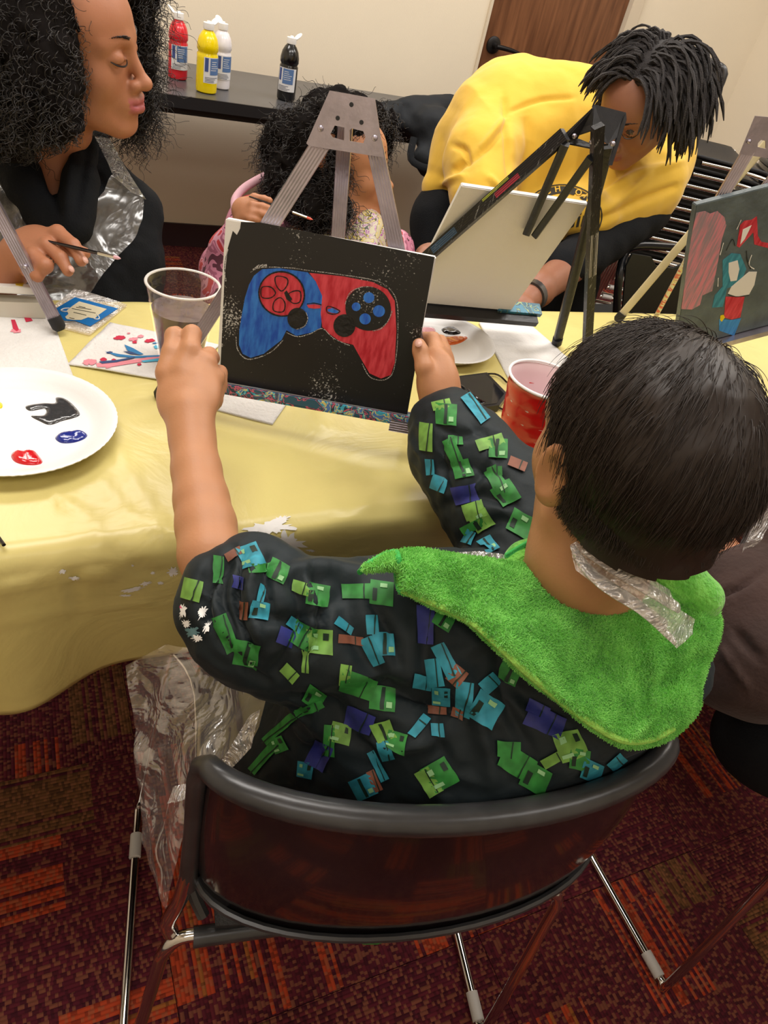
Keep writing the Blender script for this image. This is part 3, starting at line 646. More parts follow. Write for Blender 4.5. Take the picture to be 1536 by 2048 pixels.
pr = .115; pc = np.array([Z(236, 850, TT+.018)[0]-pr*.985, (Z(20, 742, TT+.018)[1]+Z(30, 950, TT+.018)[1])/2, TT+.003])
pl1 = plate(pc, pr, 'white foam plate with red, blue and black paint at the left edge')
zz = pc[2]+.003
pxblob('black_paint', [(52, 812), (85, 806), (110, 806), (112, 795), (128, 796), (145, 808), (160, 828), (148, 836), (125, 842), (100, 850), (80, 843), (62, 832), (88, 830), (90, 818), (60, 822)], zz, .0016, wet('wet_charcoal_paint', (.04, .04, .042)), pl1, 1)
pxblob('blue_paint', [(110, 876), (122, 866), (145, 862), (168, 864), (175, 872), (165, 880), (145, 886), (122, 886)], zz, .004, wet('wet_navy_paint', (.012, .025, .22)), pl1, 2)
pxblob('red_paint', [(22, 912), (30, 902), (50, 902), (66, 900), (78, 912), (85, 924), (75, 930), (50, 930), (30, 924)], zz, .004, wet('wet_red_paint', (.55, .008, .015)), pl1, 3)
pxblob('yellow_paint', [(-14, 806), (-4, 802), (5, 808), (4, 816), (-6, 818), (-14, 814)], zz, .003, wet('wet_yellow_paint', (.8, .6, .01)), pl1, 4)
# second plate behind the canvas
p2 = np.array([*Z(884, 672, TT+.018)[:2], TT+.001]); pl2 = plate(p2, .098, 'white foam plate with orange, black and pink paint, behind the black canvas')
z2 = p2[2]+.003
pxblob('black_paint', [(884, 657), (905, 654), (915, 660), (922, 667), (905, 670), (888, 666)], z2, .004, M_blackplastic, pl2, 5)
pxblob('orange_paint', [(876, 676), (905, 672), (935, 674), (925, 684), (905, 690), (876, 690)], z2, .002, wet('wet_orange_paint', (.75, .13, .02)), pl2, 6)
pxblob('pink_paint', [(845, 655), (866, 655), (870, 664), (848, 668)], z2, .001, wet('wet_pink_paint', (.8, .35, .42)), pl2, 7)
pxblob('blue_paint', [(843, 640), (868, 640), (868, 647), (846, 646)], z2, .002, wet('wet_navy_paint', (.012, .025, .22)), pl2, 8)
# blotted napkin
nap = sheet('paper_napkin', [(220, 645), (440, 690), (350, 765), (135, 728)], M_towel, 'white napkin blotted with red and blue streaks beside the clear cup', 'napkin', TT+.002, th=.002, wav=.003, seed=9)
nb_ = bvh_of(nap); st = []
C4 = lambda pts: [(x/3.34, 440+y/3.34) for x, y in pts]
for i, (p, m) in enumerate([([(640, 960), (760, 955), (860, 940), (960, 925), (1080, 905), (1080, 925), (960, 950), (860, 965), (740, 985), (650, 985)], Mpink), ([(700, 880), (800, 900), (900, 912), (1090, 905), (1090, 915), (900, 925), (780, 915)], Mblue),
        ([(830, 835), (890, 860), (960, 900), (930, 905), (850, 875)], Mblue), ([(940, 945), (1080, 925), (1075, 945), (960, 955)], mat('sky_stain', (.08, .42, .62), .8)), ([(820, 880), (880, 885), (930, 905), (870, 900)], Mnavy), ([(660, 950), (780, 940), (900, 918), (900, 926), (780, 955), (680, 965)], Mnavy),
        (C4([])+[], None)]):
    if m is None: continue
    st.append(decal('stain', nb_, C4(p), m, nap, .0009+.0001*i, 5))
for i, (x, y, w, h, m) in enumerate([(800, 790, 45, 16, Mred), (890, 800, 40, 14, Mpink), (1000, 810, 40, 14, Mred), (940, 780, 24, 12, Mpink), (600, 955, 55, 26, Mpink), (690, 935, 26, 14, Mred), (760, 938, 18, 10, Mred), (930, 968, 18, 10, Mred), (900, 820, 20, 10, Mred), (1050, 850, 30, 14, mat('sky_stain', (.08, .42, .62), .8)), (730, 888, 25, 8, Mnavy), (700, 992, 60, 4, Mpink), (860, 760, 14, 6, Mpink), (1040, 825, 25, 5, Mblue)]):
    st.append(decal('stain', nb_, C4(jag(x, y, w, h, -.1, seed=i+20)), m, nap, .0011, 4))
join_into(st, 'paint_stain')
sheet('paper_napkin', [(430, 765), (585, 790), (545, 848), (415, 815)], M_towel, 'plain folded white napkin in front of the black canvas', 'napkin', TT+.001, th=.003, wav=.003, seed=11)
sheet('paper_towel', [(958, 646), (1052, 642), (1150, 728), (1020, 762)], M_towel, 'folded white paper towel behind the red cup', 'towel', TT+.001, th=.003, wav=.003, seed=12)
# small tray card in clear pouch
pouch = thing('tea_pouch', 'clear plastic pouch holding a blue diamond card, lying on the yellow cloth', 'pouch', Z(175, 620, TT))
def lay(name, px, m, parent, z, th):
    P = [Z(a, b, z) for a, b in px]
    if np.cross(P[1]-P[0], P[2]-P[0])[2] < 0: P = P[::-1]
    return MB().prism(P, (0, 0, th)).build(name, m, parent, False)
cs = lambda pts: [(x/5.908, 540+y/5.908) for x, y in pts]
lay('pouch_film', cs([(600, 470), (880, 240), (1110, 300), (1430, 400), (1500, 430), (1060, 775), (760, 700)]), M_film2, pouch, TT+.0008, .003)
lay('blue_card', cs([(640, 470), (885, 325), (1395, 458), (1065, 668), (880, 600), (760, 600)]), mat('card_blue', hexc('#0a68ad'), .45, bump=.02), pouch, TT+.0042, .0006)
lay('card_panel', cs([(935, 372), (1262, 462), (1160, 535), (1120, 575), (1040, 560), (960, 590), (870, 590), (790, 580), (770, 555), (810, 520), (790, 480), (850, 430)]), mat('card_cream', hexc('#cfc6a8'), .6, bump=.02), pouch, TT+.005, .0003)
mb = MB()
for a, b in [((900, 440), (1080, 468)), ((850, 455), (1130, 510)), ((870, 500), (1020, 535)), ((930, 430), (1010, 445)), ((820, 565), (880, 575))]:
    p, q = [Z(*cs([w])[0], TT+.0055) for w in (a, b)]; mb.tube([p, q], .0006, 5)
mb.build('card_print', M_blackdeep, pouch)
mb = MB()
for pts in ([(820, 450), (760, 455), (720, 475), (760, 490), (800, 490)], [(1100, 565), (1130, 580), (1170, 575), (1165, 545), (1140, 530)]):
    MB().tube([Z(*cs([w])[0], TT+.0055) for w in pts], .0009, 6, sub=4).build('card_loop', mat('card_white', (.7, .72, .72), .5), pouch)
# cups
M_clear = film_mat('clear_cup_plastic', .95, .07, .008, .0, 20, .05, fr0=.3)
def cup_clear():
    b = Z(368, 700, TT); b = np.array([*Z(362, 728, TT)[:2], TT]); H_ = .125; r0, r1 = .030, .0495
    t = thing('plastic_cup', 'tall clear plastic cup half full of murky rinse water', 'cup', b)
    prof = [(0, .0012), (r0*.9, .0012), (r0, .003)]
    for i in range(20):
        z = .003+(H_-.006)*i/19; r = r0+(r1-r0)*(z/H_)+(.0007*math.sin(i*2.6) if i > 12 else 0); prof.append((r, z))
    prof += [(r1+.0018, H_-.002), (r1+.002, H_), (r1, H_+.001), (r1-.0014, H_-.002)]; prof += [(max(0, r-.0008), z+.0006) for r, z in prof[:-4][::-1]]
    MB().lathe(prof, b, 64).build('cup_wall', M_clear, t)
    MB().lathe([(r1-.0004+.0022*math.cos(a), H_-.0005+.0016*math.sin(a)) for a in np.linspace(0, 2*math.pi, 9)], b, 64).build('cup_rim', mat('clear_cup_rim', (.75, .73, .7), .1, alpha=.7, spec=.9), t)
    zl = .088; MB().lathe([(0, .003), (r0-.002, .004), (r0+(r1-r0)*zl/H_-.0018, zl), (0, zl)], b, 48).build('water', mat('murky_water', (.105, .075, .08), .08, alpha=.93, spec=.7, var=.35, vscale=26, stretch=(1, 1, .3)), t)
    return b
cup_clear()
def cup_red():
    H_ = .125; r1 = .0530; c = Z(1092, 758, TT+H_); b = np.array([c[0]+.002, c[1], TT]); r0 = .036
    t = thing('party_cup', 'red plastic party cup with white inside, left of the child', 'cup', b)
    prof = [(0, .001), (r0, .001)]+[(r0+(r1-r0)*z/H_-(.0012 if i % 5 == 4 else 0), z) for i, z in enumerate(np.linspace(.004, H_-.006, 26))]+[(r1, H_-.004)]
    MB().lathe(prof, b, 48, wob=lambda a, z: 1-(.02*max(0, math.cos(a*10)) if z < H_*.8 and z > .01 else 0)).build('cup_wall', mat('red_cup_plastic', (.62, .012, .012), .25, spec=.6, coat=.3), t)
    MB().lathe([(r1-.001, H_-.004)]+[(r0+(r1-r0)*z/H_-.0018, z) for z in np.linspace(H_-.006, .008, 10)]+[(0, .006)], b, 48).build('cup_lining', mat('cup_white_inside', (.78, .6, .62), .3, spec=.5), t)
    MB().lathe([(r1+.0022*math.cos(a), H_-.001+.0022*math.sin(a)) for a in np.linspace(0, 2*math.pi, 11)], b, 48).build('cup_rim', mat('rim_white', (.82, .8, .8), .3), t)
cup_red()
# phone and cable
ph = thing('smartphone', 'black smartphone with cable lying beside the red cup', 'phone', Z(950, 790, TT))
P = [Z(a, b, TT+.001) for a, b in [(900, 765), (970, 756), (1012, 800), (995, 822), (905, 835), (880, 800)]]
P = P if np.cross(P[1]-P[0], P[2]-P[0])[2] > 0 else P[::-1]
MB().prism(P, (0, 0, .011)).build('phone_body', mat('phone_black', (.014, .014, .016), .3, spec=.5), ph, False)
c = np.mean(P, 0); MB().prism([c+(p-c)*.88+np.array([0, 0, .011]) for p in P], (0, 0, .0006)).build('screen', mat('screen_glass', (.01, .011, .014), .05, spec=.8), ph, False)
tag(MB().tube([Z(a, b, TT+z) for a, b, z in [(1014, 765, .003), (990, 748, .004), (940, 752, .003), (905, 760, .003), (930, 775, .015), (960, 800, .015), (990, 812, .003), (1030, 830, .003)]], .0016, 6, sub=6).build('charging_cable', M_blackplastic), 'thin black cable looping over the phone', 'cable')

# ------------------------------------------------------------------ canvases and easels
M_cotton = mat('canvas_white', (.74, .715, .68), .8, bump=.15, bscale=900)
def canvas(TL, e1, e2, w, h, th, label, front=M_cotton):
    n = nrm(np.cross(e1, e2)); n = n if n@(CC-TL) > 0 else -n
    t = thing('canvas', label, 'canvas', TL-e2*h)
    P = [TL, TL+e1*w, TL+e1*w-e2*h, TL-e2*h]
    b = MB().prism(P, -n*th); o = b.build('stretched_cloth', front, t, False)
    bm = bmesh.new(); bm.from_mesh(o.data); bmesh.ops.recalc_face_normals(bm, faces=bm.faces); bmesh.ops.bevel(bm, geom=bm.edges[:], offset=.0012, segments=2, affect='EDGES'); bm.to_mesh(o.data); bm.free()
    return t, n, P, o
def on_plane(name, polys, TL, n, off, m, parent, fn=lambda q: q, step=9, th=.0003):
    vs, fs, k = [], [], 0
    for poly in polys:
        v2, tr, nb = fill([fn(q) for q in poly], step); V3 = np.array([PL(a, b, TL+n*off, n) for a, b in v2]); B3 = V3[:nb]-n*min(off, .0006)*.9
        fs += [tuple(i+k for i in f) for f in tr]+[(k+i, k+(i+1) % nb, k+len(V3)+(i+1) % nb, k+len(V3)+i) for i in range(nb)]; vs += [V3, B3]; k += len(V3)+nb
    o = mesh_obj(name, np.concatenate(vs), fs, m, parent, False); bm = bmesh.new(); bm.from_mesh(o.data); bmesh.ops.recalc_face_normals(bm, faces=bm.faces); bm.to_mesh(o.data); bm.free(); return o
def stroke(pts, w, closed=False, seed=0):
    """outline polygon(s) of a brush line"""
    p = catmull(np.array(pts, float), 5, closed=closed); 
    if closed: p = np.vstack([p, p[:1]])
    t = np.gradient(p, axis=0); t /= np.linalg.norm(t, axis=1)[:, None]+1e-9; nn = np.stack([-t[:, 1], t[:, 0]], 1); r = np.random.default_rng(seed); ww = w*(.75+.5*r.random(len(p)))/2
    quads = []
    for i in range(len(p)-1): quads.append([tuple(p[i]+nn[i]*ww[i]), tuple(p[i+1]+nn[i+1]*ww[i+1]), tuple(p[i+1]-nn[i+1]*ww[i+1]), tuple(p[i]-nn[i]*ww[i])])
    return quads
def stroke_obj(name, lines, TL, n, off, m, parent, fn):
    vs, fs, k = [], [], 0
    for pts, w, cl in lines:
        for q in stroke(pts, w, cl):
            vs += [PL(*fn(a), TL+n*off, n) for a in q]; fs.append((k, k+1, k+2, k+3)); k += 4
    return mesh_obj(name, vs, fs, m, parent, False)
def ellp(cx_, cy_, rx, ry, n=28, a0=0): return [(cx_+rx*math.cos(2*math.pi*i/n)*math.cos(a0)-ry*math.sin(2*math.pi*i/n)*math.sin(a0), cy_+rx*math.cos(2*math.pi*i/n)*math.sin(a0)+ry*math.sin(2*math.pi*i/n)*math.cos(a0)) for i in range(n)]
# black base with scraped flecks
def black_base():
    m = bpy.data.materials.new('scraped_black_paint'); m.use_nodes = True; nt = m.node_tree; N = nt.nodes; L = nt.links; b = N['Principled BSDF']; b.inputs['Roughness'].default_value = .38
    tc = N.new('ShaderNodeTexCoord'); n = N.new('ShaderNodeTexNoise'); n.inputs['Scale'].default_value = 420; n.inputs['Detail'].default_value = 4; L.new(tc.outputs['Object'], n.inputs['Vector'])
    n2 = N.new('ShaderNodeTexNoise'); n2.inputs['Scale'].default_value = 16; n2.inputs['Detail'].default_value = 6; L.new(tc.outputs['Object'], n2.inputs['Vector'])
    mu = N.new('ShaderNodeMath'); mu.operation = 'MULTIPLY_ADD'; mu.inputs[1].default_value = .8; L.new(n2.outputs[0], mu.inputs[0]); L.new(n.outputs[0], mu.inputs[2])
    r = N.new('ShaderNodeMapRange'); r.inputs[1].default_value = 1.08; r.inputs[2].default_value = 1.16; L.new(mu.outputs[0], r.inputs[0])
    mx = N.new('ShaderNodeMix'); mx.data_type = 'RGBA'; mx.inputs[6].default_value = (.010, .010, .010, 1); mx.inputs[7].default_value = (.45, .44, .42, 1); L.new(r.outputs[0], mx.inputs[0]); L.new(mx.outputs[2], b.inputs['Base Color'])
    bp = N.new('ShaderNodeBump'); bp.inputs['Strength'].default_value = .5; bp.inputs['Distance'].default_value = .002; L.new(n2.outputs[0], bp.inputs['Height']); L.new(bp.outputs[0], b.inputs['Normal']); return m
def streak(name, c1, c2, sc=(60, 60, 9), rough=.4, p0=.35, p1=.65):
    m = bpy.data.materials.new(name); m.use_nodes = True; nt = m.node_tree; N = nt.nodes; L = nt.links; b = N['Principled BSDF']; b.inputs['Roughness'].default_value = rough
    tc = N.new('ShaderNodeTexCoord'); mp = N.new('ShaderNodeMapping'); mp.inputs['Scale'].default_value = sc; L.new(tc.outputs['Object'], mp.inputs[0])
    n = N.new('ShaderNodeTexNoise'); n.inputs['Scale'].default_value = 3; n.inputs['Detail'].default_value = 6; L.new(mp.outputs[0], n.inputs['Vector'])
    r = N.new('ShaderNodeMapRange'); r.inputs[1].default_value = p0; r.inputs[2].default_value = p1; L.new(n.outputs[0], r.inputs[0])
    mx = N.new('ShaderNodeMix'); mx.data_type = 'RGBA'; mx.inputs[6].default_value = (*c1, 1); mx.inputs[7].default_value = (*c2, 1); L.new(r.outputs[0], mx.inputs[0]); L.new(mx.outputs[2], b.inputs['Base Color'])
    bp = N.new('ShaderNodeBump'); bp.inputs['Strength'].default_value = .35; bp.inputs['Distance'].default_value = .001; L.new(n.outputs[0], bp.inputs['Height']); L.new(bp.outputs[0], b.inputs['Normal']); return m
TLc = np.array([.213, .863, .995]); e1c = nrm([.892, -.45, .047]); e2c = np.array([.028, .19, .981]); e2c = nrm(e2c-e1c*(e2c@e1c))
cv, nC, PC, cvo = canvas(TLc, e1c, e2c, .254, .2035, .014, 'small canvas painted with a blue and red game controller on black')
C5 = lambda q: (420+q[0]/3.072, 400+q[1]/3.072)
on_plane('black_ground', [[(190, 135), (310, 138), (1380, 350), (1212, 1318), (60, 1112), (70, 900), (88, 500), (108, 300), (140, 190), (165, 215), (185, 175)]], TLc, nC, .0003, black_base(), cv, C5, 14)
Mpb = streak('blue_brushwork', (.006, .07, .42), (.03, .19, .62)); Mpr = streak('red_brushwork', (.45, .010, .025), (.68, .06, .085))
on_plane('blue_half', [[(320, 425), (430, 420), (600, 445), (650, 500), (690, 590), (690, 700), (680, 790), (620, 815), (530, 835), (470, 800), (440, 860), (330, 945), (250, 970), (200, 945), (178, 890), (180, 800), (200, 680), (215, 600), (240, 520), (270, 465)]], TLc, nC, .0007, Mpb, cv, C5)
on_plane('red_half', [[(610, 448), (820, 470), (1000, 505), (1090, 550), (1135, 620), (1145, 800), (1135, 1000), (1110, 1075), (1050, 1097), (980, 1065), (930, 980), (880, 890), (800, 870), (730, 820), (690, 780), (680, 700), (690, 590), (650, 500)]], TLc, nC, .0008, Mpr, cv, C5)
on_plane('red_disc', [ellp(440, 577, 138, 132, 34, .5)], TLc, nC, .0010, Mpr, cv, C5)
on_plane('black_disc', [ellp(972, 667, 142, 135, 34, .5)], TLc, nC, .0010, black_base(), cv, C5)
on_plane('black_stick', [ellp(537, 728, 62, 66, 26)], TLc, nC, .0013, M_black, cv, C5); on_plane('black_stick', [ellp(826, 772, 68, 70, 26)], TLc, nC, .0013, M_black, cv, C5)
Mdot = streak('blue_dot', (.01, .08, .5), (.04, .22, .7))
for (x, y, r) in ((976, 600, 34), (898, 656, 27), (1038, 683, 37), (953, 731, 35)): on_plane('blue_button', [ellp(x, y, r, r*.97, 20)], TLc, nC, .0014, Mdot, cv, C5)
on_plane('red_bar', [[(595, 645), (640, 640), (680, 648), (678, 665), (640, 668), (605, 662)]], TLc, nC, .0013, Mpr, cv, C5); on_plane('blue_bar', [[(722, 672), (750, 664), (790, 682), (786, 696), (750, 694), (724, 684)]], TLc, nC, .0013, Mdot, cv, C5)
on_plane('black_smudge', [[(455, 570), (470, 555), (485, 580), (505, 610), (490, 625), (470, 610)]], TLc, nC, .0015, M_black, cv, C5)
stroke_obj('black_outline', [([(440+141*math.cos(a)*math.cos(.5)-135*math.sin(a)*math.sin(.5), 577+141*math.cos(a)*math.sin(.5)+135*math.sin(a)*math.cos(.5)) for a in np.linspace(0, 2*math.pi, 24)[:-1]], 9, True),
    ([(405, 470), (470, 480), (475, 520), (440, 560), (405, 520)], 7, True), ([(318, 538), (372, 535), (402, 572), (370, 602), (318, 596)], 7, True), ([(430, 600), (460, 632), (450, 685), (392, 680), (392, 628)], 7, True), ([(478, 585), (515, 560), (555, 565), (552, 625), (505, 632)], 7, True),
    ([(595, 640), (640, 634), (685, 645)], 6, False), ([(720, 655), (760, 662), (798, 685), (760, 702), (720, 690)], 6, True)], TLc, nC, .0017, M_blackdeep, cv, C5)
scuff = streak('dry_white_edge', (.02, .02, .02), (.6, .58, .56), (300, 300, 300), .6, .42, .6)
for wl_ in [([(250, 445), (280, 425), (340, 412), (500, 418), (600, 432), (780, 455), (1000, 490), (1090, 530)], 5, False), ([(1100, 540), (1140, 600), (1155, 700), (1150, 900), (1130, 1040), (1100, 1090), (1050, 1108), (980, 1085), (935, 1005)], 5, False), ([(160, 840), (170, 920), (220, 975), (290, 970), (380, 930), (450, 860)], 6, False), ([(470, 815), (540, 840), (620, 820), (690, 790), (760, 850), (860, 895)], 5, False),
    ([(1000, 805), (1050, 790), (1095, 740), (1120, 680)], 5, False), ([(590, 690), (600, 730), (580, 775), (530, 795)], 4, False), ([(830, 640), (860, 570), (930, 535), (1000, 535)], 4, False), ([(110, 300), (90, 400), (98, 500)], 7, False), ([(265, 430), (300, 405), (350, 400)], 12, False)]: stroke_obj('white_outline', [wl_], TLc, nC, .0016, scuff, cv, C5)
# easel builder for the near easel: plane parallel to canvas behind it
def ridged_leg(name, a, b, wdir, w, th, m, parent, foot=True, ridges=6, footm=None):
    MB().bar(a, b, wdir, w, th, ridges).build(name, m, parent)
    if foot:
        t = nrm(np.asarray(b)-np.asarray(a)); MB().tube([b-t*.012, b+t*.003, b+t*.008], [w*.62, w*.62, w*.4], 14).build('rubber_foot', footm or mat('black_rubber', (.012, .012, .014), .6), parent)
ez = thing('tabletop_easel', 'silver aluminium tabletop easel holding the black controller canvas', 'easel', (.36, .80, TT))
Pe = TLc-nC*.022
E_ = lambda a, b, o=0: PL(a, b, Pe-nC*o, nC)
plc = [E_(658, 182), E_(746, 197), E_(768, 318), E_(613, 290)]
# plate with two openings: frame made of prisms
def plate_with_holes(corners, px_of, holes, name, m, parent, th=.002):
    pass
C5b = lambda q: (400+q[0]/3.491, 180+q[1]/3.491)
outer = [C5b(q) for q in [(905, 3), (1222, 60), (1285, 472), (760, 390), (742, 372)]]
h1 = [C5b(q) for q in [(940, 248), (1008, 262), (1006, 352), (925, 330), (910, 308)]]; h2 = [C5b(q) for q in [(1058, 268), (1140, 288), (1155, 330), (1140, 372), (1045, 355), (1045, 280)]]
def holed(outer, holes, step=7):
    vs, tr, nb = fill(outer, step); 
    B = [np.array(h) for h in holes]; pts = [Vector(p) for p in np.array(outer)]; ed = [(i, (i+1) % len(outer)) for i in range(len(outer))]; n = len(outer)
    for h in B:
        pts += [Vector(p) for p in h]; ed += [(n+i, n+(i+1) % len(h)) for i in range(len(h))]; n += len(h)
    r = delaunay_2d_cdt(pts, ed, [], 1, 1e-4); vs = np.array([(p.x, p.y) for p in r[0]]); tr = []
    for f in r[2]:
        c = vs[list(f)].mean(0)[None]
        if inside(np.array(outer), c)[0] and not any(inside(h, c)[0] for h in B): tr.append(tuple(f))
    return vs, tr
def plate_obj(name, outer, holes, P0, n, th, m, parent):
    vs, tr = holed(outer, holes); F3 = np.array([PL(a, b, P0, n) for a, b in vs]); B3 = F3-n*th; k = len(vs); ec = {}
    for f in tr:
        for i in range(3):
            e = (f[i], f[(i+1) % 3]); ec[e] = 1
    fs = [tuple(f) for f in tr]+[tuple(i+k for i in f[::-1]) for f in tr]+[(a, b, b+k, a+k) for (a, b) in ec if (b, a) not in ec]
    o = mesh_obj(name, np.concatenate([F3, B3]), fs, m, parent, False); bm = bmesh.new(); bm.from_mesh(o.data); bmesh.ops.recalc_face_normals(bm, faces=bm.faces); bm.to_mesh(o.data); bm.free(); return o
plate_obj('head_plate', outer, [h1, h2], Pe+nC*.009, nC, .0018, M_alu, ez)
Mscrew = mat('dark_hole', (.02, .02, .02), .6)
for q in [(1057, 102), (961, 196), (1127, 226)]: a = C5b(q); c = PL(*a, Pe+nC*.0095, nC); MB().lathe([(0, .0), (.0022, .0), (.0026, -.0006)], c, 12, nC).build('screw_hole', Mscrew, ez)
for q in [(843, 268), (1220, 336)]: a = C5b(q); c = PL(*a, Pe+nC*.009, nC); MB().ball(c, (.0035, .0035, .0022), rotm(nrm(np.cross(nC, [0, 0, 1])), nC)).build('rivet', M_alu, ez)
ridged_leg('leg', E_(650, 275), E_(470, 560), e1c, .021, .010, M_alu, ez, foot=False)
a_, b_ = E_(650, 275), E_(545, 440); t_ = nrm(b_-a_); Lk = (a_[2]-TT-.006)/-t_[2]; ridged_leg('leg_foot_section', a_+t_*Lk*.5, a_+t_*Lk, e1c, .017, .008, M_alu, ez)
a_, b_ = E_(748, 285), E_(793, 495); t_ = nrm(b_-a_); Lk = (a_[2]-TT-.006)/-t_[2]; ridged_leg('leg', a_, a_+t_*Lk, e1c, .019, .010, M_alu, ez)
a_ = E_(692, 235, .012); b_ = Yp(676, 480, 0.985); b_ = PL(676, 480, Pe-nC*.07, nC); t_ = nrm(b_-a_); Lk = (a_[2]-TT-.006)/-t_[2]; ridged_leg('rear_leg', a_, a_+t_*Lk, e1c, .017, .009, M_alu, ez)
# tray (paint splashed)
def splash(name, base, cols):
    m = bpy.data.materials.new(name); m.use_nodes = True; nt = m.node_tree; N = nt.nodes; L = nt.links; b = N['Principled BSDF']; b.inputs['Roughness'].default_value = .35
    tc = N.new('ShaderNodeTexCoord'); v = N.new('ShaderNodeTexNoise'); v.inputs['Scale'].default_value = 38; v.inputs['Detail'].default_value = 3; v.inputs['Distortion'].default_value = 2; L.new(tc.outputs['Object'], v.inputs['Vector'])
    r = N.new('ShaderNodeValToRGB'); r.color_ramp.interpolation = 'CONSTANT'; E = r.color_ramp.elements; E[0].color = (*base, 1); E[1].position = .42; E[1].color = (*cols[0], 1)
    for i, c in enumerate(cols[1:]): e = E.new(.42+.04*(i+1)); e.color = (*c, 1)
    L.new(v.outputs[0], r.inputs[0]); L.new(r.outputs[0], b.inputs['Base Color']); return m
Msp = splash('splashed_tray', (.03, .10, .16), [(.6, .12, .2), (.03, .05, .08), (.06, .40, .6), (.7, .6, .2), (.08, .2, .5)])
P0 = TLc-e2c*.2035
mb = MB(); mb.box(P0+e1c*.13-e2c*.006-nC*.004, (e1c, e2c, nC), (.152, .0045, .016)); mb.box(P0+e1c*.13-e2c*.002+nC*.0115, (e1c, e2c, nC), (.152, .0055, .0018)); mb.build('tray', Msp, ez, False)
mb = MB(); mb.bar(P0+e1c*.235-e2c*.012+nC*.012, P0+e1c*.285-e2c*.012+nC*.012, e2c, .016, .004, 5); mb.build('tray_bracket', M_alu, ez)

# white canvas on the black easel
def edge_pt(a, b, O, L_):   # point on a pixel's ray at distance L_ from O, nearer solution
    d = nrm(ray(a, b)); m = O-CC; t = m@d; q = max(0, L_**2-(m@m-t*t)); return CC+d*(t-math.sqrt(q))
BLw, BRw = Z(808, 603, .80), Z(1022, 622, .80); e1w = nrm(BRw-BLw); ww = np.linalg.norm(BRw-BLw)
mid = edge_pt(1046, 390, (BLw+BRw)/2, ww*1.25); e2w = mid-(BLw+BRw)/2; e2w = nrm(e2w-e1w*(e2w@e1w)); hw = ww*1.25
TLw = BLw+e2w*hw
cw, nW, PWc, _ = canvas(TLw, e1w, e2w, ww, hw, .008, 'blank white canvas leaning on the black easel')
# black easel
eb = thing('tabletop_easel', 'black paint-flecked tabletop easel with the blank white canvas', 'easel', Z(1080, 660, TT))
Mbe = streak('chipped_black_enamel', (.012, .012, .014), (.32, .32, .32), (120, 120, 14), .35, .62, .72)
Mbe2 = mat('black_enamel', (.014, .014, .016), .35, bump=.15, bscale=120)
f1, f2 = Z(1114, 684, TT+.008), Z(1173, 722, TT+.008)
topd = proj = None
hd = V(1195, 262, 1.13)
f3 = Z(860, 525, TT+.008)
nE = nrm(-CF)
fd = lambda q, d: V(800+q[0]/2.087, q[1]/2.087, d)
# head bracket: folded plate
WPL = lambda q, o=.012: PL(800+q[0]/2.087, q[1]/2.087, TLw+nW*o, nW)
d0 = float(pj(WPL((860, 520)))[2]); print('head depth', d0)
O1 = [(810, 436), (946, 468), (938, 520), (905, 612), (790, 612), (662, 590), (690, 560), (800, 452)]
def fold_plate(name, polyd, th, m, parent):
    P = [fd(q[:2], q[2]) for q in polyd]; nn = nrm(np.cross(P[1]-P[0], P[2]-P[0])); o = MB().prism(P, nn*th).build(name, m, parent, False); return o
fold_plate('head_plate', [(812, 436, d0), (944, 470, d0+.004), (926, 560, d0+.01), (868, 600, d0+.01), (800, 560, d0+.01)], .002, Mbe2, eb)
fold_plate('head_flange', [(944, 470, d0), (946, 500, d0+.003), (886, 690, d0+.02), (868, 690, d0+.02), (905, 560, d0+.01)], .002, Mbe2, eb)
fold_plate('head_flange', [(812, 436, d0), (800, 452, d0), (655, 590, d0+.03), (668, 600, d0+.03), (730, 590, d0+.03), (745, 560, d0+.025), (805, 540, d0+.01)], .002, Mbe2, eb)
fold_plate('head_crossplate', [(655, 590, d0+.03), (700, 596, d0+.03), (800, 616, d0+.02), (870, 600, d0+.02), (800, 600, d0+.02), (745, 578, d0+.025)], .002, Mbe2, eb)
for q, d in [((728, 568), d0+.02), ((888, 600), d0+.008), ((800, 592), d0+.012)]: MB().ball(fd(q, d), .0035).build('rivet', M_alu, eb)
def leg2(name, q0, d0_, q1, d1_, w, m, foot=True, ridges=5, parent=eb, th=None):
    a = fd(q0, d0_); b = fd(q1, d1_) if not isinstance(q1, np.ndarray) else q1; wd = np.cross(nrm(b-a), nrm(ray(768, 1024))); ridged_leg(name, a, b, wd, w, th or w*.7, m, parent, foot, ridges)
dq = lambda q, o=.012: float(pj(WPL(q, o))[2])
leg2('rear_leg', (826, 525), d0-.01, f2, 0, .0150, Mbe, True, 7)
leg2('leg', (868, 610), dq((868, 610), 0), f1, 0, .016, Mbe2, True, 0)
leg2('leg', (690, 560), dq((690, 560)), (70, 1110), dq((70, 1110), .010), .017, Mbe, False, 6)
leg2('leg_foot_section', (130, 1065), dq((130, 1065)), Z(765, 640, TT+.008), 0, .014, Mbe, True, 0)
leg2('clamp_arm', (690, 600), dq((690, 600), .022), (528, 975), dq((528, 975), .008), .012, Mbe2, False, 0)
leg2('clamp_arm', (795, 660), dq((795, 660), .03), (562, 985), dq((562, 985), .012), .011, Mbe2, False, 0)
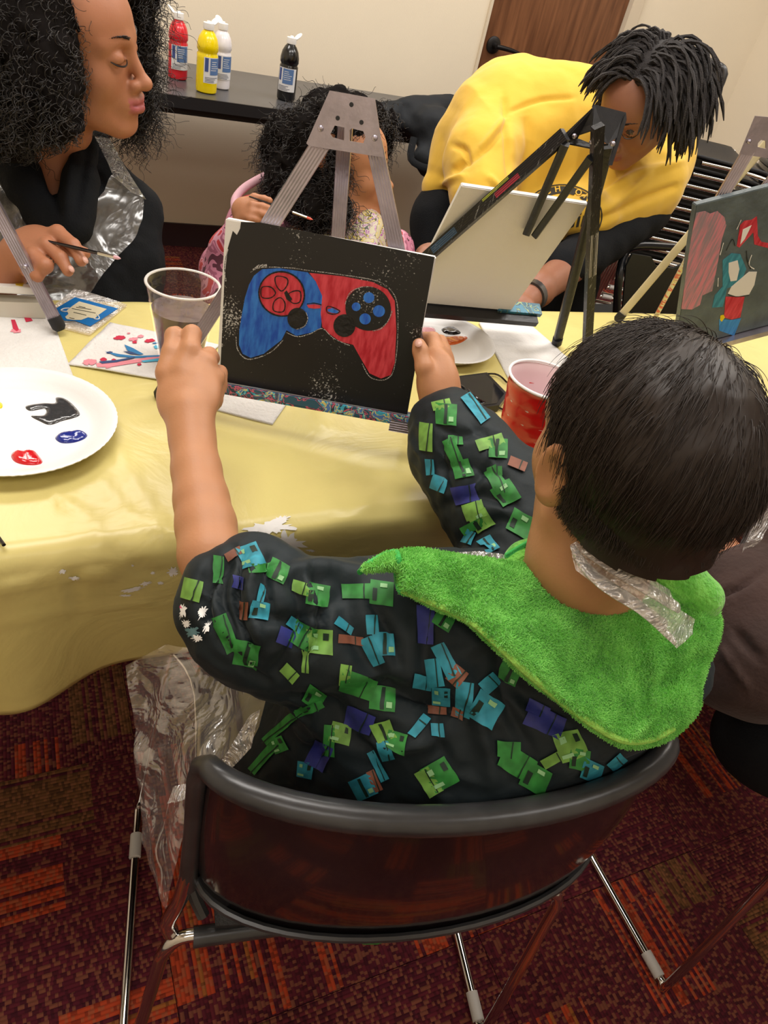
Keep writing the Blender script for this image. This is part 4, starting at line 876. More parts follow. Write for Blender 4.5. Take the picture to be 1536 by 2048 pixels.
# coloured paint marks on that leg
la, lb_ = fd((690, 560), dq((690, 560))), fd((70, 1110), dq((70, 1110), .010))
for t0, t1, c, w, sh in ((.33, .50, (.45, .5, .05), .003, -.006), (.28, .43, (.4, .02, .05), .008, .002), (.70, .88, (.03, .08, .16), .012, 0)):
    wd_ = nrm(np.cross(nrm(lb_-la), CF)); o_ = -CF*.0075+wd_*sh; MB().bar(la+(lb_-la)*t0+o_, la+(lb_-la)*t1+o_, wd_, w, .0010).build('paint_mark', mat('mark%d' % int(t0*100), c, .4, bump=.1), eb)
a, b = fd((802, 845), 1.122), fd((802, 1010), 1.20); 
fr = fd((826, 525), d0-.01); dv = f2-fr; p0 = fr+dv*.38; p1 = fr+dv*.56; MB().bar(p0-CF*.0075, p1-CF*.0075, np.cross(nrm(dv), CF), .0135, .0022, 5).build('paint_mark', mat('white_mark', (.75, .74, .7), .5, bump=.3), eb)
tb_ = (BLw+BRw)/2-e2w*.008
mb = MB().box(tb_-e1w*.0+nW*.0, (e1w, e2w, nW), (.16, .006, .020)); mb.build('tray', Mbe2, eb, False)
mb = MB().box(BRw+e1w*.018-e2w*.001-nW*.008, (e1w, e2w, nW), (.045, .0045, .012)); mb.build('tray_clamp', splash('splashed_clamp', (.02, .10, .15), [(.02, .12, .2), (.3, .4, .15), (.02, .05, .08), (.04, .2, .3)]), eb, False)

# right canvas (abstract colour patches) on silver easel
BLr = Z(1350, 700, .80); dx_ = nrm([.985, -.16, 0.03]); midr = edge_pt(1393, 410, BLr, .272); e2r = nrm(midr-BLr); e1r = nrm(dx_-e2r*(dx_@e2r)); TLr = midr
cr, nR, PRr, _ = canvas(TLr, e1r, e2r, .213, .272, .014, 'portrait canvas in grey with a pink patch and bright colour shapes', mat('grey_paint', (.095, .12, .125), .45, bump=.4, bscale=90, var=.2, vscale=30))
C1 = lambda q: (1340+q[0]/5.69, 380+q[1]/5.69)
Mpk = streak('pink_brushwork', (.62, .22, .27), (.30, .22, .25), (90, 90, 8), .4, .4, .6)
on_plane('pink_patch', [[(300, 260), (400, 240), (460, 270), (540, 240), (620, 310), (640, 400), (590, 560), (540, 850), (480, 1150), (370, 1200), (340, 1310), (250, 1360), (130, 1355), (150, 1220), (190, 900), (250, 500)]], TLr, nR, .0006, Mpk, cr, C1, 8)
on_plane('red_shape', [[(760, 640), (800, 400), (850, 350), (930, 340), (990, 300), (1000, 520), (1040, 590), (1150, 610), (1150, 670), (960, 620), (950, 480), (790, 655)]], TLr, nR, .0007, Mpr, cr, C1, 8)
on_plane('white_shape', [[(830, 450), (930, 400), (850, 560), (800, 620)]], TLr, nR, .0010, M_white, cr, C1, 8)
on_plane('teal_shape', [[(600, 800), (700, 720), (800, 730), (870, 900), (800, 1060), (650, 1120), (600, 1330), (480, 1340), (510, 1200), (600, 1100)]], TLr, nR, .0007, streak('teal_brush', (.02, .15, .22), (.05, .3, .4)), cr, C1, 8)
on_plane('cream_shape', [[(660, 1180), (700, 1100), (900, 930), (990, 930), (960, 1080), (900, 1190), (760, 1215)]], TLr, nR, .0010, M_cotton, cr, C1, 8)
on_plane('cream_shape', [[(670, 830), (770, 800), (790, 900), (760, 1030), (690, 1040), (668, 940)]], TLr, nR, .0010, M_cotton, cr, C1, 8)
on_plane('red_block', [[(635, 1215), (850, 1215), (800, 1450), (700, 1475), (615, 1450)]], TLr, nR, .0008, Mpr, cr, C1, 8)
on_plane('blue_block', [[(560, 1470), (700, 1480), (810, 1460), (730, 1660), (560, 1600)]], TLr, nR, .0008, streak('sky_brush', (.02, .2, .55), (.05, .3, .7)), cr, C1, 8)
on_plane('yellow_dab', [[(575, 1430), (610, 1420), (625, 1450), (590, 1500), (570, 1480)]], TLr, nR, .0012, wet('wet_yellow_paint', (.8, .6, .01)), cr, C1, 8)
for bl_ in [([(640, 690), (710, 560), (740, 640)], 8, False), ([(660, 1190), (760, 1215), (900, 1195)], 7, False), ([(870, 690), (880, 800), (920, 900)], 10, False)]: stroke_obj('black_line', [bl_], TLr, nR, .0014, M_blackdeep, cr, C1)
stroke_obj('white_line', [([(930, 740), (900, 850), (960, 900)], 10, False), ([(550, 1000), (545, 1100)], 8, False), ([(610, 600), (570, 740)], 8, False), ([(810, 340), (760, 450)], 6, False)], TLr, nR, .0014, M_white, cr, C1)
er = thing('tabletop_easel', 'silver tabletop easel with a tan rear leg at the right edge', 'easel', Z(1400, 680, TT))
def leg3(name, a, b, w, m, foot=True, ridges=5, parent=er, th=None): 
    wd = np.cross(nrm(b-a), CF); ridged_leg(name, a, b, wd, w, th or w*.6, m, parent, foot, ridges)
Per = TLr-nR*.02
R_ = lambda a, b, o=0: PL(a, b, Per-nR*o, nR)
plate_obj('head_plate', [(1511, 232), (1600, 240), (1625, 330), (1480, 308)], [[(1522, 280), (1532, 282), (1532, 298), (1515, 294), (1516, 286)], [(1545, 284), (1560, 288), (1556, 302), (1542, 300)]], Per+nR*.008, nR, .0018, M_alu, er)
MB().ball(PL(1498, 283, Per+nR*.009, nR), .0035).build('rivet', M_alu, er)
Msl = mat('splashed_leg_white', (.62, .6, .58), .35, .2, bump=.2)
a_, b_ = R_(1498, 300), R_(1425, 425); t_ = nrm(b_-a_); leg3('leg', a_, R_(1395, 476), .018, M_alu, False)
Msl2 = splash('splashed_leg', (.62, .6, .56), [(.6, .58, .55), (.7, .55, .05), (.6, .58, .55), (.5, .03, .05), (.6, .1, .05)])
a_ = R_(1400, 468); b_ = Z(1312, 632, TT+.01); leg3('leg_foot_section', a_, b_+nrm(b_-a_)*.03, .015, Msl2, False, 0)
b_ = Z(1238, 636, TT+.012); a_ = V(1560, 255, 1.3); leg3('rear_leg', a_, b_, .016, mat('tan_leg', (.55, .47, .28), .45, bump=.2, bscale=60, var=.1, vscale=20), True, 0)
a_ = R_(1590, 300); b_ = R_(1490, 425); leg3('leg', a_, b_+(b_-a_)*.9, .015, M_alu, False)
mb = MB().box(TLr-e2r*.278+e1r*.1, (e1r, e2r, nR), (.15, .005, .016)); mb.build('tray', M_alu, er, False)

# left easel
el = thing('tabletop_easel', 'silver ridged easel leg with black foot at the left edge', 'easel', Z(0, 600, TT))
a_, b_ = V(-70, 300, .93), Z(116, 650, TT+.014); leg3('leg', a_, b_, .016, M_alu, True, 5, el)
MB().ball(a_*.35+b_*.65-CF*.008+CX*.0, .0032).build('rivet', M_alu, el)
a2_ = V(-190, 330, .95); b2_ = Z(-260, 660, TT+.014); leg3('leg', a2_, b2_, .016, M_alu, True, 5, el)
MB().box((a_+a2_)/2+np.array([0, 0, .01]), (nrm(a2_-a_), (0, 0, 1), nrm(np.cross(a2_-a_, [0, 0, 1]))), (.05, .04, .002)).build('head_plate', M_alu, el, False)
P_ = [Z(-250, 590, .775), Z(88, 600, .775)]; e_ = nrm(P_[1]-P_[0]); MB().box((P_[0]+P_[1])/2+np.array([0, 0, -.011]), (e_, (0, 0, 1), nrm(np.cross(e_, [0, 0, 1]))), (np.linalg.norm(P_[1]-P_[0])/2, .012, .012)).build('tray', mat('ivory_tray', (.66, .63, .55), .5, bump=.05), el, False)
TLl = Z(-180, 562, .80)
ul = nrm(Z(90, 577, .80)-TLl); cl, nL, _, _ = canvas(TLl+ul*0, ul, nrm([0.0, -.9, .25]), np.linalg.norm(Z(90, 577, .80)-TLl), .03, .010, 'edge of a white canvas with yellow paint at the left')
on_plane('yellow_dab', [[(28, 562), (50, 562), (45, 572), (32, 570)]], TLl, nL, .0006, wet('wet_yellow_paint', (.8, .6, .01)), cl)
# brush tip lying at left edge
bl = thing('paintbrush', 'dark paintbrush handle end poking in at the left edge', 'brush', Z(0, 1080, TT)); MB().tube([Z(-60, 1000, TT+.004), Z(8, 1090, TT+.004)], [.003, .002], 8).build('handle', M_blackplastic, bl)

# ------------------------------------------------------------------ stacking chairs
CO = np.array([.309, .462, 0]); cax = nrm([.981, -.196, 0]); cay = nrm([.196, .981, 0])
def loc_(p): q = np.asarray(p)-CO; return np.array([q@cax, q@cay, q[2]])
CH_YAW = math.atan2(cax[1], cax[0])
def build_chair(name, label, loc, yaw, group=None):
    t = thing(name, label, 'chair', loc, group, yaw)
    W = lambda p: (Matrix.Translation(Vector(loc)) @ Matrix.Rotation(yaw, 4, 'Z')) @ Vector(tuple(map(float, p)))
    T = lambda pts: [np.array(W(p)) for p in pts]
    # rim of the back: from the photo's rim line, mirrored into a smooth bow
    xs = np.linspace(-1, 1, 25); rim = []; low = []
    for u in xs:
        a = u*math.pi/2; x = .044+.226*math.sin(a); y = -.178-.070*math.cos(a)**1.2
        rim.append((x, y, .735-.010*abs(u)**6))
        low.append((.046+.232*math.sin(a), -.172-.085*math.cos(a), .512-.012*math.cos(a)))
    rim = np.array(rim); low = np.array(low)
    side = lambda s: [(.044+s*.232, -.172, .715), (.044+s*.235, -.170, .69), (.044+s*.235, -.172, .60), (.043+s*.236, -.178, .52), (.043+s*.236, -.180, .50)]
    path = side(-1)[::-1]+[tuple(p) for p in rim]+side(1)
    MB().tube(T(path), [.0095]*4+[.0105]+list(.0105+.0028*np.sin(np.linspace(0, math.pi, 25))**.6)+[.0105]+[.0095]*4, 14).build('back_rim', M_rim, t)
    vs = []; K = 10; n = len(xs)
    for th_ in (0, .007):
        for i in range(n):
            for k in range(K+1):
                w = k/K; p = rim[i]*(1-w)+low[i]*w; bulge = .010*math.sin(w*math.pi); d = nrm([rim[i][0]*.5, -1, 0]); vs.append(W(p+d*(bulge-th_)+np.array([0, .006, 0])))
    S_ = n*(K+1); f = []
    for i in range(n-1):
        for k in range(K):
            a = i*(K+1)+k; f.append((a, a+K+1, a+K+2, a+1)); f.append((S_+a, S_+a+1, S_+a+K+2, S_+a+K+1))
    for i in range(n-1):
        for a in (i*(K+1), i*(K+1)+K): f.append((a, S_+a, S_+a+K+1, a+K+1))
    o = mesh_obj('backrest', vs, f, M_blackplastic, t); back_ = o; bm = bmesh.new(); bm.from_mesh(o.data); bmesh.ops.recalc_face_normals(bm, faces=bm.faces); bm.to_mesh(o.data); bm.free()
    MB().tube(T(low+[0, .002, 0]), .0045, 8).build('edge_bead', M_rim, back_)
    # seat
    vs, f = [], []; nu, nv = 17, 15
    def seatp(u, v, dz=0):
        hw_ = .205-.02*(1-v); x = .022+u*hw_; y = -.205+.42*v; z = .445-.018*math.sin(v*2.6)*(1-u*u)+.010*abs(u)**3-.03*max(0, v-.85)/.15; return W((x, y, z+dz))
    for dz in (0, -.010):
        for i in range(nu):
            for j in range(nv): vs.append(seatp(-1+2*i/(nu-1), j/(nv-1), dz))
    S_ = nu*nv
    for i in range(nu-1):
        for j in range(nv-1):
            a = i*nv+j; f.append((a, a+nv, a+nv+1, a+1)); f.append((S_+a, S_+a+1, S_+a+nv+1, S_+a+nv))
    for i in range(nu-1):
        for a in (i*nv, i*nv+nv-1): f.append((a, S_+a, S_+a+nv, a+nv))
    for j in range(nv-1):
        for a in (j, (nu-1)*nv+j): f.append((a, a+1, S_+a+1, S_+a))
    o = mesh_obj('seat', vs, f, M_seat, t); bm = bmesh.new(); bm.from_mesh(o.data); bmesh.ops.recalc_face_normals(bm, faces=bm.faces); bm.to_mesh(o.data); bm.free()
    MB().tube(T([(-.185, -.205, .43), (.235, -.200, .43)]), .011, 12).build('rear_crossbar', M_rim, t)
    for s in (-1, 1):
        MB().tube(T([(.043+s*.236, -.178, .53), (.038+s*.238, -.184, .48), (.028+s*.240, -.192, .445), (.026+s*.234, -.198, .43)]), .0085, 10, sub=3).build('back_upright', M_chrome, t)
        q_ = (lambda x, h: .024+s*x-.025*(1-h/.43)) ; fr = [(q_(.19, h)*1 if False else q_(x, h), y, h) for x, y, h in [(.19, -.203, .43), (.222, -.203, .428), (.238, -.208, .405), (.243, -.214, .35), (.268, -.245, .03), (.268, -.235, .009), (.268, -.19, .0075), (.268, .13, .0075), (.268, .165, .009), (.267, .180, .035), (.245, .19, .40), (.235, .18, .425), (.205, .10, .432), (.205, -.10, .432)]]
        MB().tube(T(fr), .0075, 10, sub=4).build('sled_frame', M_chrome, t); frame_ = scn.objects[-1] if False else LAST[0]
        for y in (-.21, .10): MB().tube(T([(s*.268-.001, y-.02, .010), (s*.268-.001, y+.02, .010)]), .0098, 10).build('glide', mat('grey_glide', (.5, .48, .46), .5), frame_)
        MB().tube(T([(.02+s*.195, -.19, .445), (.024+s*.212, -.172, .47), (.03+s*.222, -.160, .50), (.032+s*.226, -.160, .53)]), .007, 8, sub=3).build('upright_sleeve', M_rim, t)
    return t
def copy_tree(o, loc, rot, label=None, group=None):
    r = o.copy(); scn.collection.objects.link(r); r.location = loc; r.rotation_euler = rot
    if label: r['label'] = label
    if group: r['group'] = group
    for ch in list(o.children):
        c = ch.copy(); scn.collection.objects.link(c); c.parent = r; c.matrix_parent_inverse = ch.matrix_parent_inverse.copy()
        for g in list(ch.children):
            d = g.copy(); scn.collection.objects.link(d); d.parent = c; d.matrix_parent_inverse = g.matrix_parent_inverse.copy()
    return r
chair = build_chair('stacking_chair', 'black plastic chair with chrome sled legs that the hooded child sits on', CO, CH_YAW)
copy_tree(chair, (1.14, .36, 0), (0, 0, CH_YAW+.18), 'black sled-leg chair under the brown-sleeved person at the right edge')
# stacks in the back right
ordn = ['topmost', 'second', 'third', 'fourth', 'fifth', 'sixth', 'seventh', 'eighth', 'ninth', 'tenth', 'eleventh', 'twelfth', 'thirteenth', 'fourteenth']
for si, (sx_, sy_, sr, n_) in enumerate(((2.36, 2.42, -2.0, 11), (2.98, 2.25, -2.0, 12))):
    for i in range(n_):
        d = np.array([math.cos(sr+math.pi/2), math.sin(sr+math.pi/2)])
        copy_tree(chair, (sx_+d[0]*.014*i, sy_+d[1]*.014*i, .0+.042*i), (0, 0, sr), 'black chair, %s from the top of the %s stack by the door' % (ordn[n_-1-i], ('left', 'right')[si]), 'stacked black chairs by the door')

# black folding chair beyond the table
fc = thing('folding_chair', 'black metal folding chair facing the table, in front of the stacked chairs', 'chair', (1.45, 1.55, 0))
def folding():
    q = lambda a, b, y: Yp(a, b, y); yy = 1.42
    pts = [(1232, 640), (1238, 560), (1250, 508), (1275, 492), (1340, 494), (1400, 500), (1425, 520), (1420, 600), (1410, 660)]
    P = [q(a, b, yy+(.03 if b < 520 else 0)) for a, b in pts]
    MB().tube(P, .011, 10, sub=5).build('back_frame', mat('black_metal', (.01, .011, .014), .25, spec=.6), fc)
    pan = [q(a, b, yy) for a, b in [(1250, 530), (1262, 506), (1300, 512), (1310, 530), (1345, 535), (1375, 520), (1412, 515), (1408, 640), (1240, 650)]]
    n = np.array([0, -1., 0]); MB().prism(pan, n*.006).build('back_panel', mat('black_panel', (.012, .013, .014), .45, bump=.1), fc, False)
    a = q(1240, 650, yy); b = q(1408, 650, yy); z = .43
    MB().abox((a[0]+.0, yy+.06, z), (b[0]+.05, yy+.42, z+.02)).build('seat', mat('black_panel', (.012, .013, .014), .45), fc, False)
    for p, dy in ((P[0], .0), (P[-1], .0)):
        MB().tube([p, (p[0], yy+.0, .42), (p[0], yy+.40, .015)], .010, 8).build('leg', mat('black_metal', (.01, .011, .014), .25), fc)
        MB().tube([(p[0], yy+.35, .43), (p[0], yy+.02, .015)], .010, 8).build('leg', mat('black_metal', (.01, .011, .014), .25), fc)
folding()

# ------------------------------------------------------------------ people
def head_sdf(s, c, R, S=1.0, nose=1.0, lips=1.0, jaw=1.0, face=True, ear=True, turnneck=None):
    A = lambda x, y, z: c+R@(np.array([x, y, z])*S)
    E = lambda p, r, k=.02, sub=False, Rr=None: s.ell(A(*p), np.array(r)*S, R if Rr is None else Rr, k*S, sub)
    K = lambda p, q, a, b, k=.01, sub=False: s.cap(A(*p), A(*q), a*S, b*S, k*S, sub)
    E((0, -.012, .033), (.072, .092, .080)); E((0, .030, -.032), (.056*jaw, .054, .080), .03); E((0, .038, .035), (.058, .046, .048), .03)
    for g in (-1, 1):
        K((g*.052*jaw, .0, -.055), (g*.020*jaw, .066, -.098), .016, .013, .03); E((g*.036, .050, -.030), (.024, .022, .024), .025)
    E((0, .072, -.100), (.019, .015, .013), .02)
    if face:
        for g in (-1, 1):
            K((g*.012, .080, .018), (g*.046, .062, .016), .010, .007, .014)
            E((g*.032, .090, .001), (.017, .013, .0115), .012, True)
            E((g*.0315, .0715, .0005), (.0150, .0155, .0120), .0035)
            K((g*.016, .084, -.0035), (g*.046, .071, -.0015), .0016, .0014, .004)      # lash line / lid edge
        K((0, .083, .008), (0, .104*nose, -.034), .0075, .0085, .012); E((0, .106*nose, -.036), (.0105, .0105, .0090), .008)
        for g in (-1, 1):
            E((g*.0115, .094, -.0385), (.0078, .0095, .0075), .006); E((g*.0065, .100, -.0455), (.0028, .0042, .0026), .003, True)
        E((0, .076, -.064), (.027, .020, .022), .018)
        lp = lips
        for g in (-1, 1):
            K((0, .0965, -.0590), (g*.012, .0935, -.0585), .0042*lp, .0040*lp, .004); K((g*.012, .0935, -.0585), (g*.024, .0845, -.0640), .0040*lp, .0016, .004)
            K((0, .0950, -.0705), (g*.013, .0915, -.0695), .0055*lp, .0048*lp, .004); K((g*.013, .0915, -.0695), (g*.023, .0845, -.0650), .0048*lp, .0016, .004)
            K((0, .1010, -.0648), (g*.013, .0975, -.0640), .0012, .0012, .0025, True); K((g*.013, .0975, -.0640), (g*.026, .0860, -.0648), .0012, .0010, .0025, True)
    if ear:
        for g in (-1, 1):
            Rr = R@np.array([[math.cos(.45*g), math.sin(.45*g), 0], [-math.sin(.45*g), math.cos(.45*g), 0], [0, 0, 1]])
            E((g*.078, -.012, .002), (.0065, .019, .031), .008, False, Rr); E((g*.0755, -.004, -.022), (.006, .010, .012), .008, False, Rr)
            E((g*.085, -.010, .005), (.0055, .011, .020), .006, True, Rr)
    return A
def lipcols(v, A, R, c, S, base, lip, inner=None):
    l = (v-c)@R/S; col = np.tile(np.array(base), (len(v), 1)).astype(np.float32)
    m = np.exp(-(((l[:, 2]+.0645)/.0105)**4))*(np.abs(l[:, 0]) < .0235)*(l[:, 1] > .0845+.0*l[:, 0]); up = (l[:, 2] > -.0530)|(l[:, 2] < -.0785); m = np.where(up, 0, m)
    col = col*(1-m[:, None])+np.array(lip)*m[:, None]
    # flush at cheeks/nose
    return col
def finger(s, pts, r0, r1, k=.004): 
    n = len(pts); rs = [r0+(r1-r0)*i/(n-1) for i in range(n)]; 
    for i in range(n-1): s.cap(pts[i], pts[i+1], rs[i], rs[i+1], k if i else .010)
def nail(pt, dir_, nor, r, parent, m):
    R = rotm(dir_, nor); MB().ball(np.asarray(pt)+nrm(nor)*r*.62, (r*.62, r*.85, r*.34), R, 12).build('fingernail', m, parent)
M_nail = mat('nail', (.62, .35, .28), .3, bump=.01)
def brow(name, A, side, m, parent, n=90, R=None, S=1):
    st = []
    for i in range(n):
        t = random.random(); x = side*(.012+.036*t); z = .0225+.006*math.sin(t*2.6)+random.uniform(-.0022, .0022)*(1.1-t); y = .0905-.024*t**1.6+.0*z
        d = np.array([side*.006, -.001, .002*(1-1.8*t)]); p = np.array([x, y, z]); p = p+np.array([0, .0022, 0]); st.append(np.array([A(*p), A(*(p+d*.6)), A(*(p+d))]))
    return hair(name, st, [.00062]*n, m, parent)
def lashes(A, side, m, parent):
    pts = [A(side*x, y, z) for x, y, z in [(.016, .0860, -.004), (.024, .0885, -.0075), (.033, .0875, -.0085), (.042, .081, -.0065), (.0475, .0735, -.002)]]
    return MB().tube(pts, [.0006, .0011, .0013, .0012, .0006], 6, sub=4).build('lashes', m, parent)

# ---------------------------- the hooded child
HC = np.array([.4480, .3590, .9930]); HR = rotm((.15, .98, .0), (-.13, -.02, .986)); HS = 1.0
boy = thing('person', 'child seen from behind in dark printed hoodie, holding up the controller canvas', 'person', (.33, .46, 0))
s = SDF(); A = head_sdf(s, HC, HR, HS)
s.cap(A(0, -.02, -.05), V(1165, 1120, .665), .044, .047, .03); s.cap(V(1165, 1120, .665), V(1190, 1190, .70), .047, .045, .02)
neck = V(1190, 1180, .70)
shL, shR = V(840, 1300, .745), V(1200, 1240, .82)
hip = np.array([.33, .44, .50])
s.ell((neck+hip)/2, (.075, .045, .20), rotm(nrm(cay), nrm(neck-hip)), .05)
s.cap(neck, shL, .036, .034, .03); s.cap(neck, shR, .036, .034, .03)
elL, wrL = V(452, 1200, .66), V(385, 880, .745)
s.chain([shL, V(640, 1270, .70), elL], [.034, .033, .032], .02); s.chain([elL, V(420, 1110, .672), V(412, 1050, .69), V(403, 1000, .705), V(393, 940, .725), wrL], [.0295, .0290, .0285, .0265, .0245, .0232], .005)
# left hand: back of a fist gripping the canvas edge
hL = [V(374, 800, .757), V(370, 765, .765)]
s.ell(V(377, 790, .762), (.0345, .043, .018), rotm(V(370, 700, .79)-V(378, 850, .75), -CF), .018)
s.cap(wrL, V(380, 825, .755), .0230, .0235, .006)
finger(s, [V(330, 745, .768), V(343, 705, .775), V(348, 672, .785), V(352, 668, .812)], .0105, .0090)
finger(s, [V(366, 740, .766), V(382, 700, .772), V(384, 668, .785), V(388, 668, .812)], .0108, .0092)
finger(s, [V(400, 755, .768), V(414, 725, .775), V(418, 712, .790), V(424, 716, .812)], .0105, .0090)
finger(s, [V(420, 780, .772), V(431, 757, .780), V(433, 752, .795), V(434, 756, .815)], .0098, .0085)
finger(s, [V(400, 830, .772), V(425, 800, .79), V(436, 770, .81), V(440, 745, .825)], .0115, .0090)
# right arm and hand
elR, wrR = V(1040, 1060, .84), V(884, 812, .905)
s.cap(shR, elR, .036, .032, .03); s.cap(elR, wrR, .033, .0215, .02)
s.cap(wrR, V(878, 775, .905), .0215, .022, .02)
s.ell(V(874, 752, .903), (.026, .036, .016), rotm(V(866, 700, .91)-V(882, 800, .905), -CX*.5-CF), .018)
finger(s, [V(858, 772, .893), V(848, 735, .885), V(841, 702, .888), V(838, 690, .891)], .0120, .0085)     # thumb on the front
finger(s, [V(872, 735, .905), V(873, 700, .915), V(866, 678, .925), V(850, 676, .935)], .0102, .0082)
finger(s, [V(882, 740, .915), V(886, 705, .925), V(880, 684, .935), V(862, 684, .945)], .0102, .0082)
finger(s, [V(889, 752, .918), V(893, 722, .928), V(888, 700, .938), V(870, 700, .948)], .0098, .0080)
finger(s, [V(893, 765, .92), V(896, 742, .93), V(890, 722, .94), V(874, 720, .95)], .0088, .0072)
# legs
for g in (-1, 1):
    hp = CO+cax*g*.075+cay*-.06+np.array([0, 0, .50]); kn = CO+cax*g*.10+cay*.27+np.array([0, 0, .485]); an = CO+cax*g*.09+cay*.20+np.array([0, 0, .08])
    s.chain([hp, kn, an], [.062, .046, .03], .03); s.cap(an, an+cay*.12-np.array([0, 0, .04]), .03, .025, .02)
v, f = s.mesh(.0026)
base = (.47, .222, .108); cols = lipcols(v, A, HR, HC, HS, base, (.45, .16, .12))
body = mesh_obj('body', v, f, M_skin, boy, cols=cols)
for pt, d_, nn in [(V(838, 688, .881), V(836, 670, .9)-V(842, 705, .885), -CF-CX*.2)]: nail(pt, d_, nn, .0078, boy, M_nail)
# trousers + shoes (mostly hidden under the table)
s = SDF()
for g in (-1, 1):
    hp = CO+cax*g*.075+cay*-.06+np.array([0, 0, .515]); kn = CO+cax*g*.10+cay*.27+np.array([0, 0, .495]); an = CO+cax*g*.09+cay*.20+np.array([0, 0, .13])
    s.chain([hp, kn, an], [.070, .056, .045], .03)
s.ell(CO+np.array([0, 0, .525])-cay*.06, (.145, .11, .085), rotm(cay), .04)
v, f = s.mesh(.006, lambda P: (.004*vnoise(P, 22, 1)).astype(np.float32)); mesh_obj('trousers', v, f, M_teal, boy)
for g in (-1, 1):
    an = CO+cax*g*.09+cay*.23; s = SDF(); s.ell(an+np.array([0, 0, .04])+cay*.03, (.035, .095, .034), rotm(cay), .02).cap(an+np.array([0, 0, .06]), an+np.array([0, 0, .11]), .036, .036, .02); v, f = s.mesh(.006); v[:, 2] = np.maximum(v[:, 2], .004); mesh_obj('shoe', v, f, M_dark, boy)
# jacket
s = SDF()
J = lambda a, b, d, r, k=.04: s.ell(V(a, b, d), np.ones(3)*r, None, k)
ctr = lambda a, b, d, rx, ry, rz, k=.05: s.ell(V(a, b, d), (rx, ry, rz), np.array([CX, CY, CF]).T, k)
ctr(900, 1330, .735, .165, .115, .110); ctr(1110, 1330, .765, .150, .120, .120); ctr(800, 1420, .76, .115, .11, .10)
ctr(960, 1480, .77, .160, .100, .125); ctr(1180, 1420, .775, .120, .100, .110)
s.ell(CO+np.array([-.0, -.075, .56]), (.170, .125, .115), rotm(cay), .05)
s.ell(CO+np.array([.01, -.10, .47]), (.13, .10, .05), rotm(cay), .04)
s.ell(Z(800, 1878, .437), (.075, .02, .016), rotm(cay), .02)
# left sleeve bunched at the elbow
s.chain([V(860, 1290, .72), V(720, 1275, .70), V(600, 1260, .675), V(510, 1230, .655), V(456, 1198, .650)], [.088, .068, .056, .050, .037], .04)
s.chain([V(415, 1210, .65), V(440, 1165, .65), V(485, 1125, .655)], [.022, .027, .020], .018)
s.chain([V(400, 1235, .65), V(430, 1255, .65), V(470, 1285, .66)], [.022, .028, .026], .018)
s.chain([V(520, 1130, .66), V(500, 1200, .64), V(490, 1280, .655)], [.022, .026, .030], .03)
# right sleeve
s.chain([V(1180, 1180, .80), V(1060, 1075, .82), V(985, 985, .845), V(915, 890, .875), V(888, 835, .890)], [.075, .066, .060, .052, .034], .04)
s.chain([V(862, 838, .882), V(885, 822, .878), V(908, 806, .888)], [.008, .009, .008], .008)
def jd(P):
    return (.0045*vnoise(P, 21, 1)+.0030*np.abs(vnoise(P*[1, 1, 1.6], 38, 2))+.0012*vnoise(P, 80, 5)).astype(np.float32)
v, f = s.mesh(.0034, jd)
def tuck(v, m=.016):
    l = np.stack([(v-CO)@cax, (v-CO)@cay], 1); u_ = np.clip((l[:, 0]-.036)/.235, -1, 1); bow = -.178-.070*np.sqrt(np.maximum(1-u_**2, 0))**1.2+m; w = np.clip((.80-v[:, 2])/.05, 0, 1)*(v[:, 2] > .39); xm = .255-m*.5; dy = np.maximum(bow-l[:, 1], 0)*w*(l[:, 1] < -.03); dx = -np.maximum(l[:, 0]-xm, 0)*w*(l[:, 1] < -.05)
    return v+cay*dy[:, None]+cax*dx[:, None]
v = tuck(v)
v = creases(v, f, [([(560, 1120), (600, 1200), (590, 1290), (540, 1350)], 14, -.006), ([(470, 1100), (440, 1180), (470, 1280)], 11, -.007), ([(520, 1110), (500, 1180), (520, 1290)], 12, .006), ([(425, 1120), (400, 1200), (430, 1270)], 9, -.005), ([(540, 1150), (640, 1135), (740, 1150)], 16, .006), ([(690, 1150), (700, 1250), (740, 1330), (800, 1380)], 22, -.007),
    ([(640, 1420), (760, 1390), (860, 1420), (960, 1440)], 26, -.012), ([(560, 1400), (640, 1425), (720, 1480), (760, 1560)], 22, -.010), ([(860, 1230), (850, 1330), (860, 1430), (900, 1540)], 18, -.006), ([(900, 1320), (960, 1450), (990, 1580)], 20, .007), ([(480, 1230), (560, 1240), (660, 1290)], 14, -.005), ([(690, 1460), (780, 1490), (880, 1480)], 16, .007), ([(620, 1480), (640, 1540)], 14, -.008),
    ([(1000, 1350), (1100, 1430), (1200, 1500)], 22, -.006), ([(860, 940), (940, 930), (1020, 960)], 12, -.005), ([(890, 1010), (960, 990), (1040, 1010)], 14, -.005), ([(870, 850), (920, 870), (960, 860)], 10, -.004), ([(930, 1080), (1000, 1040), (1060, 1060)], 14, -.005), ([(680, 1180), (640, 1230), (560, 1230)], 12, -.004), ([(455, 1110), (415, 1180), (410, 1260)], 7, -.007), ([(490, 1095), (470, 1170), (480, 1250), (520, 1320)], 8, -.008), ([(545, 1110), (530, 1160), (545, 1230)], 8, -.006), ([(430, 1270), (480, 1330), (540, 1370)], 9, -.006), ([(620, 1140), (650, 1200), (640, 1280), (600, 1330)], 10, -.006), ([(600, 1150), (625, 1210), (615, 1290)], 9, .005), ([(740, 1200), (780, 1270), (800, 1340)], 12, -.005), ([(1000, 1300), (1010, 1400), (1060, 1500)], 14, -.005), ([(890, 870), (880, 930), (900, 990)], 9, -.005), ([(990, 920), (950, 960), (920, 1020)], 10, -.005), ([(940, 840), (980, 880), (1000, 930)], 9, -.004)])
